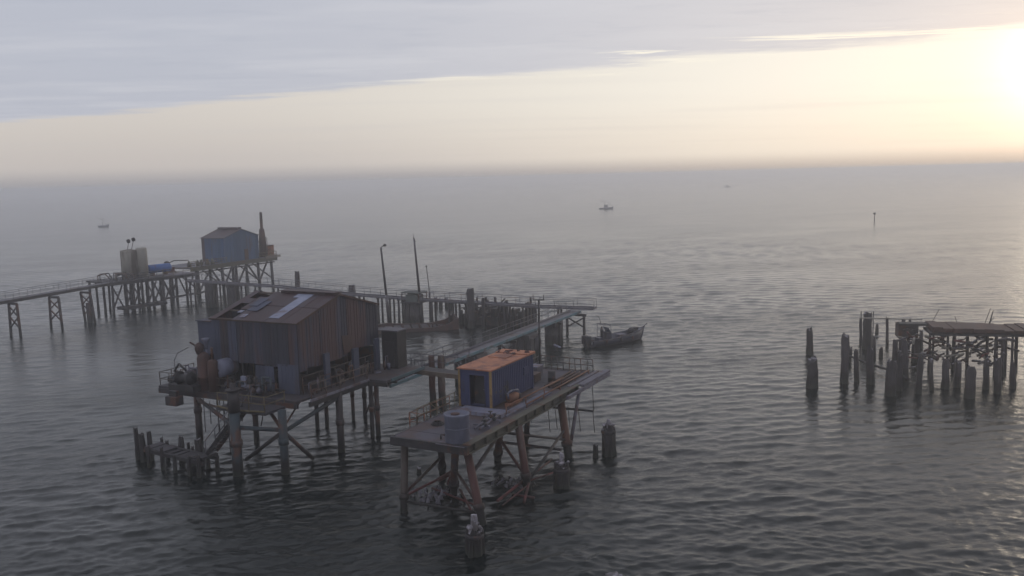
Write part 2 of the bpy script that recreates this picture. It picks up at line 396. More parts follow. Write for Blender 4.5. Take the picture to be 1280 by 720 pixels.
def bent(mb, fr, a, b0, b1, zt, w=.3, along='b', x=True, bot=-1.4):
    """two posts, a cap and an X brace under a walkway"""
    P = (lambda t: fr(a, t)) if along == 'b' else (lambda t: fr(t, a))
    for t in (b0, b1): mb.beam(P(t) + V((0, 0, bot)), P(t) + V((0, 0, zt)), w)
    mb.beam(P(b0 - .3) + V((0, 0, zt - .15)), P(b1 + .3) + V((0, 0, zt - .15)), w * .9, .3)
    if x:
        mb.beam(P(b0) + V((0, 0, .9)), P(b1) + V((0, 0, zt - .5)), .16)
        mb.beam(P(b1) + V((0, 0, .9)), P(b0) + V((0, 0, zt - .5)), .16)

# ================================================================== NEAR PLATFORM
ZD = 4.6
def near_platform():
    t = thing('steel_platform', F1(8, 2.5, 0), 'worn steel platform on battered rusty legs that carries the blue cabin', 'platform')
    m = MB()
    # deck in plates, a little uneven
    for i in range(14):
        a0 = i * 1.45; a1 = a0 + 1.44
        m.box(F1, (a0, .35 if i > 3 else .02, ZD - .12), (a1, 5.1, ZD + rnd.uniform(-.008, .012)))
    m.build('deck', M['deck'], t)
    m = MB(); m.box(F1, (-.22, -.15, ZD - .48), (.0, 5.25, ZD + .03)); m.box(F1, (.3, .3, ZD - .42), (.45, 5.0, ZD - .13))
    m.build('front_beam', M['dark'], t)
    m = MB()                                        # long girder of the right edge: top flange, web, bottom flange
    m.box(F1, (.02, -.22, ZD + .03), (16.2, .30, ZD + .10), .6); m.box(F1, (.02, -.02, ZD - .42), (16.2, .06, ZD + .03), .5); m.box(F1, (.02, -.20, ZD - .50), (16.2, .26, ZD - .42), .45)
    for i in range(12): m.box(F1, (.7 + i * 1.35, -.18, ZD - .42), (.74 + i * 1.35, -.02, ZD + .03), .3)
    m.build('girder', M['olive'], t)
    m = MB(); m.box(F1, (16.0, -.55, ZD - .05), (21.3, .0, ZD + .12)); m.box(F1, (13.0, -.62, ZD - .30), (21.0, -.45, ZD - .06)); m.box(F1, (15.0, .1, ZD - .02), (20.6, .4, ZD + .16))
    m.build('edge_beam', M['grey'], t)
    m = MB(); m.box(F1, (.2, 5.1, ZD - .4), (20.3, 5.24, ZD + .02)); m.box(F1, (20.3, 0, ZD - .4), (20.5, 5.24, ZD + .02))
    m.build('edge_beam', M['deckdark'], t)
    m = MB()
    for i in range(7): m.box(F1, (1.6 + i * 2.9, .3, ZD - .40), (1.72 + i * 2.9, 5.1, ZD - .125))
    m.build('cross_beams', M['deckdark'], t)
    z = ZD - .45
    legs = [((506, 552), (505, 640), .23, 'legred'), ((583, 560), (603, 655), .25, 'legred'), ((648, 532), (660, 612), .25, 'legred'),
            ((700, 494), (711, 572), .29, 'leg'), ((551, 556), (553, 590), .22, 'leg'), ((569, 557), (567, 618), .24, 'leg'),
            ((625, 535), (622, 574), .25, 'leg'), ((661, 508), (657, 553), .2, 'leg')]
    for (tx, bx, r, k) in legs:
        p, q = at(*tx, z), at(*bx, 0); d = (q - p) / (p.z) ; q2 = q + d * 1.5
        mb = MB().tube(q2, p, r * 1.04, r * .96, n=12)
        mb.tube(q + (p - q) * .18, q + (p - q) * .26, r * 1.35, n=12)
        mb.build('leg', M[k], t)
    m = MB().tube(at(712, 562, 0), at(724, 489, z), .13, n=8)
    m.build('brace', M['grey'], t)
    L = [(at(*tx, z), at(*bx, 0)) for tx, bx, _, _ in legs]
    def on(i, k): return L[i][0].lerp(L[i][1], k)
    for p, q, r in ((on(0, .75), on(4, .4), .10), (on(1, .35), on(6, .15), .11), (on(6, .3), on(2, .8), .10), (on(5, .45), on(1, .75), .09),
                    (on(6, .12), on(3, .72), .09), (on(2, .9), on(3, .55), .09), (on(0, .85), on(1, .86), .09)):
        MB().tube(p, q, r, n=8).build('brace', M['legred'] if rnd.random() < .5 else M['leg'], t)
    MB().tube(at(630, 553, .9), at(701, 562, .9), .11, n=8).build('fender_pipe', M['dark'], t)
    m = MB().tube(at(690, 509, 2.5), at(742, 514, 2.5), .09, n=7); m.tube(at(672, 503, 3.2), at(690, 509, 2.5), .06)
    m.build('fender_pipe', M['dark'], t)
    m = MB()                                        # ropes and thin conductors hanging under the far end
    for (x0, y0, x1, y1) in ((740, 480, 741, 514), (741, 514, 748, 542), (694, 512, 700, 538), (710, 508, 716, 536), (723, 512, 725, 540), (662, 500, 662, 530), (685, 512, 686, 542)):
        p = at(x0, y0, 4.2 if y0 < 500 else 2.5); q = over(p, y1) + F1.a * .3
        MB().tube(p, q, .028, n=5).build('hanging_line', M['dark'], t)
    # guard rails
    m = MB().rail([F1(20.3, .5, ZD), F1(20.3, 5.1, ZD), F1(13.6, 5.1, ZD)], step=.5, rows=(1., .55, .12), r=.036, wob=.05)
    m.build('guard_rail', M['dark'], t)
    m = MB().rail([F1(7.2, 5.15, ZD), F1(2.6, 5.15, ZD)], step=1.2, r=.026, wob=.08); m.tube(F1(5.6, 5.15, ZD), F1(4.1, 5.2, ZD + 1.1), .03)
    m.build('guard_rail', M['railyellow'], t)
    m = MB()                                        # low orange rail along the right edge
    m.tube(F1(6.6, .95, ZD + .62), F1(15.2, .75, ZD + .70), .055); m.tube(F1(8.6, .42, ZD + .36), F1(19.2, .40, ZD + .46), .05)
    for a in (6.6, 9.4, 12.3, 15.2): m.tube(F1(a, .9, ZD), F1(a, .9, ZD + .66), .04)
    for a in (8.6, 11.2, 13.9, 16.6, 19.2): m.tube(F1(a, .42, ZD + .1), F1(a, .42, ZD + .42), .04)
    m.build('low_rail', M['orange'], t)
    return t
near_platform()

def cabin():
    a0, a1, b0, b1 = 7.62, 13.85, 2.58, 5.02; z0, z1 = ZD + .14, ZD + 2.62
    t = thing('cabin', F1(10.7, 3.8, ZD), 'cobalt blue boxy cabin with an orange rusted roof on the near platform', 'cabin')
    m = MB(); th = .06
    m.box(F1, (a0, b0, z0), (a1, b0 + th, z1 - .02), .5)           # right side
    n = 22
    for i in range(n):                                          # pressed ribs of the side
        a = a0 + .12 + (a1 - a0 - .24) * i / n; m.box(F1, (a, b0 - .028, z0 + .12), (a + .15, b0 - .0005, z1 - .16), .5)
    m.box(F1, (a0 + .01, b1 - th, z0), (a1, b1, z1 - .02), .5); m.box(F1, (a1 - th, b0 + th, z0), (a1, b1 - th, z1 - .02), .45)
    # front with a door opening
    d0, d1 = b0 + .48, b0 + 1.62; dz = z0 + 2.12
    m.box(F1, (a0, b0 + th, z0), (a0 + th, d0, z1 - .02), .45); m.box(F1, (a0, d1, z0), (a0 + th, b1 - th, z1 - .02), .5); m.box(F1, (a0, d0, dz), (a0 + th, d1, z1 - .02), .5)
    m.box(F1, (a0 + th, b0 + th, z0), (a1 - th, b1 - th, z0 + .05), .2)
    w = m.build('wall', M['cabinblue'], t)
    fm = MB(); fm.box(F1, (a0 - .03, d0 - .07, z0), (a0 - .003, d0, dz)); fm.box(F1, (a0 - .03, d1, z0), (a0 - .003, d1 + .07, dz)); fm.box(F1, (a0 - .03, d0 - .07, dz), (a0 - .003, d1 + .07, dz + .07))
    fm.build('door_frame', M['cabinblue'], w)
    dm = MB(); dm.box(F1, (a0 + .5, d0 + .02, z0 + .05), (a0 + .54, d1 - .05, dz - .02), .3)
    d = dm.build('door', M['dark'], t)
    hm = MB(); hm.tube(F1(a0 + .46, d0 + .15, z0 + 1.05), F1(a0 + .46, d0 + .34, z0 + 1.05), .02); hm.build('handle', M['grey'], d)
    for (a, b) in ((a0, b0), (a0, b1), (a1, b0), (a1, b1)):
        cm = MB(); sa = -.05 if a == a0 else .05; sb = -.05 if b == b0 else .05
        cm.box(F1, (min(a + sa, a - sa * 1.6), min(b + sb, b - sb * 1.8), z0 - .1), (max(a + sa, a - sa * 1.6), max(b + sb, b - sb * 1.8), z1))
        cm.build('corner_post', M['yellow' if a == a0 else 'cabinblue'], t)
    rm = MB()
    rm.box(F1, (a0 - .14, b0 - .12, z1), (a1 - 1.0, b1 + .10, z1 + .09), .5)
    rm.box(F1, (a1 - 1.0, b0 - .16, z1 + .01), (a1 + .22, b1 + .05, z1 + .16), .2)
    r = rm.build('roof', [M['rustroof']], t)
    pm = MB(); pm.box(F1, (a1 - 2.6, b0 + .75, z1 + .092), (a1 - 1.2, b1 - .25, z1 + .15), .7); pm.build('patch_sheet', M['rustroof'], r)
    dm = MB()
    for i in range(16):
        p = F1(a1 - rnd.uniform(.0, 1.5), b0 + rnd.uniform(.1, 2.2), z1 + .16); dm.box(Frame(p.xy, rnd.uniform(0, 90)), (0, 0, p.z - .12), (rnd.uniform(.1, .4), rnd.uniform(.05, .22), p.z + rnd.uniform(.02, .12)))
    dm.build('roof_debris', M['redlead'], r, kind='stuff')
    sk = MB()
    for b in (b0 + .25, b1 - .25): sk.box(F1, (a0 - .1, b - .08, ZD + .02), (a1 + .1, b + .08, z0 - .001))
    sk.build('skid', M['deckdark'], t)
    # peeling dark patches low on the long side
    pm = MB()
    for i in range(17):
        a, z = a0 + 1.2 + rnd.gauss(1.1, .75), z0 + .35 + abs(rnd.gauss(.35, .33)); s_ = rnd.uniform(.05, .15)
        k = rnd.randint(5, 7); pts = [F1(a + s_ * rnd.uniform(.6, 1.4) * math.cos(6.28 * j / k), b0 - .034, z + s_ * rnd.uniform(.5, 1.2) * math.sin(6.28 * j / k)) for j in range(k)]
        pm.plate(pts, .004, .3)
    pm.build('paint_scar', M['dark'], t)
    vm = MB(); vm.box(F1, (a1 - 1.5, b0 - .10, z0 + 1.2), (a1 - .8, b0 - .03, z0 + 1.75)); vm.build('vent', M['cabinblue'], t)
cabin()

def round_tank():
    c = F1(1.75, 1.95); c = at(572, 552, ZD)
    t = thing('storage_tank', c + V((0, 0, .05)), 'chalky pale blue upright tank at the front corner of the near platform', 'tank')
    m = MB().lathe(c + V((0, 0, .0)) + V((0, 0, .02 - 0)), [(0, .70), (.06, .73), (1.56, .73), (1.62, .77), (1.70, .77), (1.71, .69), (1.60, .63), (1.59, .02)], n=28, tint=.5)
    m.lathe(c + V((0, 0, .85)), [(0, .732), (.01, .75), (.06, .75), (.07, .732)], n=28, tint=.3)
    m.build('shell', M['white'], t)
    m = MB().lathe(c + V((-.1, .15, 1.60)), [(0, .27), (.07, .27), (.09, .22), (.12, .05)], n=16); m.build('hatch', M['redlead'], t)
    m = MB().box(Frame(c.xy, 62.1), (-.95, -.98, .005 + c.z - .0), (.95, .98, c.z + .02)); m.build('base_plate', M['grey'], t)
    m = MB().tube(c + F1.b * .75 + V((0, 0, .3)), c + F1.b * 1.15 + V((0, 0, .3)), .05); m.tube(c + F1.b * 1.15 + V((0, 0, .3)), c + F1.b * 1.15 + V((0, 0, .02)), .05); m.build('drain_valve', M['dark'], t)
round_tank()

m = MB()                                            # low pale trough and pipes between the tank and the cabin
t = thing('pipe_manifold', F1(5, 1.5, ZD), 'pale blue pipes and dark valves lying in front of the cabin door', 'pipework')
m.box(F1, (5.9, .9, ZD + .02), (7.1, 4.3, ZD + .26)); m.box(F1, (6.4, .75, ZD + .02), (13.2, 1.30, ZD + .12)); m.build('trough', M['white'], t)
m = MB()
for b in (1.1, 1.45): m.tube(F1(2.6, b - .5, ZD + .25), F1(5.9, b, ZD + .25), .07)
for a in (3.4, 4.8): m.tube(F1(a, .4, ZD), F1(a, .4, ZD + .3), .06); m.tube(F1(a, .4, ZD + .25), F1(a, 1.5, ZD + .25), .06)
m.build('pipe', M['grey'], t)
m = MB()
for a, b in ((3.4, .7), (4.1, 1.15), (4.8, .8), (5.2, 1.3)):
    m.lathe(F1(a, b, ZD + .18), [(0, .05), (.05, .17), (.2, .17), (.26, .05), (.42, .04), (.43, .15), (.46, .15), (.47, .03)], n=10)
m.build('valve', M['dark'], t)

t = thing('pump_set', F1(9.7, 1.95, ZD), 'orange rusted pump with a pale bent pipe beside the cabin wall', 'pump')
m = MB().lathe(F1(9.0, 1.95, ZD + .48), [(0, .15), (.06, .30), (.9, .30), (1.0, .18), (1.3, .16)], F1.a, n=14); m.box(F1, (8.8, 1.7, ZD + .01), (10.5, 2.2, ZD + .18)); m.build('casing', M['orange'], t)
m = MB().path([F1(8.9, 1.95, ZD + .5), F1(8.7, 1.9, ZD + .95), F1(9.2, 1.85, ZD + 1.02), F1(10.2, 1.9, ZD + .85), F1(10.5, 1.9, ZD + .3)], .07); m.build('pipe', M['white'], t)
m = MB().lathe(F1(10.3, 1.95, ZD + .2), [(0, .2), (.35, .22), (.4, .1)], n=12); m.build('motor', M['dark'], t)

m = MB()
t = thing('radio_mast', F1(14.9, 3.2, ZD), 'thin dark mast with a forked tee head standing behind the blue cabin', 'mast')
mp = at(675, 463, ZD); t.location = mp
m.tube(mp, over(mp, 375), .06, .05); m.build('pole', M['dark'], t)
top = over(mp, 375)
m = MB().tube(top - rt * .42, top + rt * .42, .035)
for s_ in (-.42, .42): m.tube(top + rt * s_ - V((0, 0, .02)), top + rt * s_ + V((0, 0, .42)), .03)
m.build('cross_arm', M['dark'], t)

t = thing('supply_bin', F1(17.5, 4.2, ZD), 'small grey supply bin at the far railing of the near platform', 'bin')
m = MB().box(F1, (17.3, 3.9, ZD + .01), (18.3, 4.6, ZD + .75)); m.build('body', M['grey'], t)
m = MB().box(F1, (17.25, 3.85, ZD + .752), (18.35, 4.65, ZD + .82)); m.build('lid', M['white'], t)
m = MB()
for i in range(4): m.tube(F1(14.4 + i * .05, .9 + i * .35, ZD + .09), F1(19.8, 1.0 + i * .4, ZD + .09), .08, n=8)
solo(m, 'stacked_pipe', M['rustv'], 'rusty lengths of pipe laid side by side along the far end of the near platform', 'pipes')

t = thing('cable_coil', F1(2.9, 3.9, ZD), 'black coil of cable lying on the bare left part of the near platform deck', 'cable')
rnd.seed(60)
for k in range(4):
    R_ = .42 - .05 * k; m = MB().path([F1(3.2 + R_ * math.cos(i * .6), 4.0 + R_ * math.sin(i * .6), ZD + .05 + .05 * k) for i in range(12)], .035, n=5); m.build('loop', M['dark'], t)
t = thing('side_landing', F1(5, 6.2, ZD), 'narrow rusty landing with leaning rails hung on the left side of the near platform', 'landing')
MB().box(F1, (3.6, 5.26, ZD - .75), (8.6, 6.5, ZD - .65)).build('deck', M['deckdark'], t)
for a in (3.9, 6.1, 8.3): MB().beam(F1(a, 5.27, ZD - .3), F1(a, 6.45, ZD - .7), .08).build('bracket', M['rail'], t)
MB().rail([F1(3.65, 5.3, ZD - .65), F1(3.65, 6.45, ZD - .65), F1(8.55, 6.45, ZD - .65)], step=.8, r=.03, wob=.07).build('guard_rail', M['orange'], t)
for i, (a, b, w, h, k, lab) in enumerate(((15.6, 3.9, .6, .55, 'rustv', 'rusty low box on the far deck behind the blue cabin'), (16.3, 2.2, .45, .8, 'dark', 'dark upright drum on the far deck between the pipes and the bin'))):
    if i == 0: m = MB().box(F1, (a, b - w, ZD + .01), (a + 1.1, b, ZD + h)); m.box(F1, (a - .04, b - w - .04, ZD + h + .001), (a + 1.14, b + .04, ZD + h + .05)); solo(m, 'tool_box', M[k], lab, 'box')
    else: m = MB().lathe(F1(a, b, ZD + .01), [(0, .28), (.02, .3), (.3, .3), (.31, .315), (.34, .315), (.35, .3), (.84, .3), (.86, .27)], n=14); solo(m, 'oil_drum', M[k], lab, 'drum')

# floating wreckage between the legs
def wreck(spec, label, seed):
    rnd.seed(seed); m = MB(); k = None
    for (x0, y0, z0_, x1, y1, z1_, r) in spec: m.tube(at(x0, y0, z0_), at(x1, y1, z1_), r, n=7)
    solo(m, 'fallen_pipework', M['redlead'], label, 'wreckage')
wreck([(510, 618, .3, 562, 592, .9, .08), (548, 600, .6, 566, 590, .9, .16), (560, 606, .1, 566, 588, 1.0, .12), (540, 610, .2, 600, 634, .1, .07), (575, 612, .1, 590, 640, .2, .08)],
      'red rusty pipes fallen into the water between the front legs of the near platform', 4)
wreck([(622, 626, .2, 655, 600, .5, .10), (628, 632, .1, 660, 606, .4, .05), (655, 603, .3, 700, 588, .1, .06), (660, 598, .3, 690, 574, .3, .07), (640, 618, .1, 668, 622, .1, .08), (655, 628, .05, 661, 604, .6, .09)],
      'red and white pipes fallen into the water beside the middle leg of the near platform', 5)
def rubble(x, y, w, n, seed, label, zt=.35):
    rnd.seed(seed); m = MB(); c = at(x, y, 0)
    for i in range(n):
        p = c + F1.a * rnd.gauss(0, w * .5) + F1.b * rnd.gauss(0, w * .6); s_ = rnd.uniform(.06, .24)
        vs = [p + V((rnd.uniform(-1, 1), rnd.uniform(-1, 1), rnd.uniform(-.4, 1))) * s_ + V((0, 0, rnd.uniform(-.1, zt) * .6)) for _ in range(7)]
        b = bmesh.new(); [b.verts.new(v) for v in vs]; r_ = bmesh.ops.convex_hull(b, input=b.verts); b.verts.index_update(); b.verts.ensure_lookup_table()
        m.add([v.co for v in b.verts], [[v.index for v in f.verts] for f in b.faces]); b.free()
    m.build('debris_pile', M['rock'], None, label=label, category='debris', kind='stuff')
rubble(545, 620, 1.3, 60, 21, 'pale shell crusted debris heaped in the water under the near platform front')
rubble(640, 604, 1.1, 34, 22, 'pale broken debris awash beside the leaning middle leg')
rnd.seed(31)

# ================================================================== PILES NEAR
def cluster_pile(x, yb, wpx, ytop, knob, label, seed, gull=True):
    """a dolphin: several short piles lashed round a taller one"""
    rnd.seed(seed); P = at(x, yb, 0); d = (P.xy).length; r = wpx / FPX * d / 2
    P = P + V((P.x, P.y, 0)).normalized() * r; zt = zof(P, ytop)
    t = thing('pile_cluster', P, label, 'mooring pile')
    m = MB(); n = 6
    for i in range(n):
        a = 6.283 * i / n; m.pile(P + V((math.cos(a), math.sin(a), 0)) * r * .58, zt + rnd.uniform(-.18, .1), r * .44)
    m.build('pile', M['wood'], t)
    m = MB().lathe(P + V((0, 0, zt - .6)), [(0, r * 1.04), (.05, r * 1.07), (.16, r * 1.07), (.21, r * 1.04)], n=16); m.build('lashing', M['dark'], t)
    if knob:
        zk = zof(P, knob); m = MB(); m.pile(P, zk, r * .34, bot=zt - .4, jag=.06)
        m.build('centre_pin', M['lime'], t)
        m = MB()
        for i in range(9):
            a = rnd.uniform(0, 6.28); q = P + V((math.cos(a), math.sin(a), 0)) * r * rnd.uniform(.3, .85); m.lathe(q + V((0, 0, zt - .05)), [(0, .05), (.05, r * .24), (.12, r * .2), (.15, .02)], n=7)
        m.build('bird_lime', M['lime'], t)
cluster_pile(594, 697, 24, 658, 643, 'stout dark pile cluster with white crusted top, nearest in the picture', 41)
cluster_pile(703, 613, 20, 578, 566, 'stout dark pile cluster with a pale stub, just right of the middle legs', 42)
cluster_pile(761, 571, 18, 531, 524, 'dark pile cluster with a grey pin standing clear to the right of the near platform', 43)
def single(name, x, yb, ytop, w, label, mt='wood', group=None, lean=(0, 0), seed=None, jag=.2):
    if seed: rnd.seed(seed)
    P = at(x, yb, 0); r = max(.09, w / FPX * P.xy.length / 2); zt = zof(P, ytop)
    m = MB().pile(P, zt, r, lean, jag=jag); o = m.build(name, M[mt], None, label=label, category='pile', origin=V((P.x, P.y, 0)))
    if group: o['group'] = group
    return o
single('wooden_pile', 745, 571, 555, 6.5, 'short black pile stub beside the tall pinned pile cluster', seed=44)
single('wooden_pile', 524, 592, 583, 6.5, 'lone little black stub in the water between the two platforms', seed=45)
single('wooden_pile', 768, 728, 716, 22, 'white crusted pile head at the bottom edge of the picture', mt='lime', seed=46)

# ================================================================== SHED PLATFORM
ZM = 4.8
def shed_platform():
    t = thing('steel_platform', FM(4, 4, 0), 'cluttered steel platform on tall dark legs under the big rusty shed', 'platform')
    m = MB()
    m.box(FM, (-.0, -1.5, ZM - .18), (6.0, 11.9, ZM)); m.box(FM, (6.0, -3.3, ZM - .181), (11.2, 8.6, ZM - .001)); m.box(FM, (-1.5, -.9, ZM - .182), (.0, 12.6, ZM - .002)); m.box(FM, (-3.6, .1, ZM - .6), (-1.5, 4.6, ZM - .42))
    m.build('deck', M['deckdark'], t)
    m = MB()
    m.box(FM, (-1.55, -.95, ZM - .55), (-1.35, 12.6, ZM - .183)); m.box(FM, (-.9, -1.6, ZM - .5), (6, -1.45, ZM - .16)); m.box(FM, (6.05, -3.3, ZM - .5), (6.2, 0, ZM - .185))
    m.box(FM, (3.2, -1.4, ZM - .5), (3.4, 11.7, ZM - .183)); m.box(FM, (10.9, -3.1, ZM - .5), (11.1, 8.4, ZM - .183)); m.box(FM, (7.4, -3.2, ZM - .5), (7.6, 8.4, ZM - .183))
    m.build('deck_beam', M['dark'], t)
    m = MB(); m.box(FM, (6.6, -3.42, ZM - .16), (11.3, -3.30, ZM + .06)); m.build('edge_beam', M['tealbeam'], t)
    m = MB(); m.box(FM, (-.9, -1.72, ZM - .12), (6.0, -1.61, ZM + .05)); m.build('edge_beam', M['grey'], t)
    z = ZM - .3
    legs = [((352, 503), (357, 592), .30, 'legteal'), ((289, 492), (298, 594), .36, 'legteal'), ((245, 488), (250, 548), .27, 'leg'), ((422, 487), (427, 565), .27, 'leg'),
            ((317, 505), (321, 552), .22, 'leg'), ((393, 500), (397, 537), .17, 'leg'), ((404, 500), (409, 533), .17, 'leg'), ((440, 487), (442, 527), .15, 'leg'),
            ((453, 483), (457, 528), .17, 'leg'), ((460, 481), (466, 547), .17, 'leg'), ((471, 478), (473, 545), .19, 'leg')]
    L = []
    for (tx, bx, r, k) in legs:
        q = at(*bx, 0); p = V((q.x, q.y, z)); 
        p = at(*tx, z) if abs(proj_y(p) - tx[1]) > 14 and k == 'x' else p
        L.append((p, q)); mb = MB().tube(q - V((0, 0, 1.6)), p, r, n=12); mb.tube(q + V((0, 0, 2.1)), q + V((0, 0, 2.5)), r * 1.22, n=12); mb.build('leg', M[k], t)
    def on(i, z_): return V((L[i][1].x, L[i][1].y, z_))
    def br(p, q, r, k): MB().tube(p, q, r, n=8).build('brace', M[k], t)
    a, b, c, d, e = 0, 1, 2, 3, 4
    br(on(a, 3.0), at(308, 574, .15), .15, 'leg'); br(on(a, 3.0), at(391, 573, .15), .15, 'leg')
    br(on(a, 2.95), on(d, 4.2), .15, 'legteal'); br(on(a, 3.1), on(b, 3.4), .15, 'legteal'); br(on(b, 3.4), on(c, 3.3), .15, 'legteal'); br(on(a, 3.05), on(e, 4.3), .13, 'leg')
    br(on(a, 3.2), on(d, 4.4) + FM.b * 3, .07, 'dark'); br(on(c, 3.4), on(e, 4.3), .13, 'legteal'); br(on(c, 3.0), on(b, 4.5), .09, 'leg')
    br(on(9, 3.9), on(10, .6), .08, 'leg'); br(on(8, .6), on(10, 3.9), .08, 'leg')
    # guard rails
    rail = lambda pts, k, **kw: MB().rail(pts, **kw).build('guard_rail', M[k], t)
    rail([FM(-1.4, 9.6, ZM), FM(-1.4, 12.5, ZM), FM(2, 12.5, ZM)], 'rail', step=1.1, r=.035)
    rail([FM(-1.4, 5.2, ZM), FM(-1.4, 9.6, ZM)], 'rail', step=1.4, r=.032)
    rail([FM(-3.5, 4.5, ZM - .4), FM(-3.5, .2, ZM - .4), FM(-1.5, .2, ZM - .4)], 'railyellow', step=1.4, r=.035)
    rail([FM(-.6, -1.5, ZM), FM(6.0, -1.5, ZM)], 'rail', step=1.6, r=.032)
    rail([FM(.2, -.1, ZM + .0), FM(9.6, -.1, ZM)], 'rail', step=1.9, r=.035, h=1.3)
    rail([FM(11.1, -3.2, ZM), FM(11.1, -.2, ZM)], 'railgrey', step=1.)
    m = MB()                                        # bowed yellow rail of the small landing
    pts = [FM(-3.5 - .35 * math.sin(math.pi * k / 8), 4.6 - .55 * k, ZM - .35) for k in range(9)]
    m.path(pts, .07); m.build('bumper_rail', M['railyellow'], t)
    m = MB(); hangs = [(254, 497, 262, 540), (279, 505, 282, 548), (272, 510, 274, 546), (285, 520, 290, 566), (262, 502, 264, 530)]
    for x0, y0, x1, y1 in hangs: p = at(x0, y0, 4.3); MB().tube(p, over(p, y1), .035, n=5).build('hanging_line', M['dark'], t)
    # stairs down to the low dock
    m = MB(); s0, s1 = at(309, 506, 4.4), at(264, 566, 1.5); side = FM.b * .0 + FM.a * .45
    for k in (-1, 1): m.beam(s0 + side * k, s1 + side * k, .10, .28)
    for i in range(15):
        p = s0.lerp(s1, (i + .5) / 15); m.beam(p - side, p + side, .26, .05)
    m.build('stair', M['dark'], t)
    m = MB()
    for k in (-1, 1):
        m.tube(s0 + side * k + V((0, 0, 1)), s1 + side * k + V((0, 0, 1)), .035)
        for i in range(5): p = s0.lerp(s1, i / 4) + side * k; m.tube(p, p + V((0, 0, 1)), .03)
    m.build('stair_rail', M['railgrey'], t)
def proj_y(P):
    q = V(P) - V((0, 0, CAM_H)); return 360 - FPX * q.dot(up) / q.dot(fw)
shed_platform()

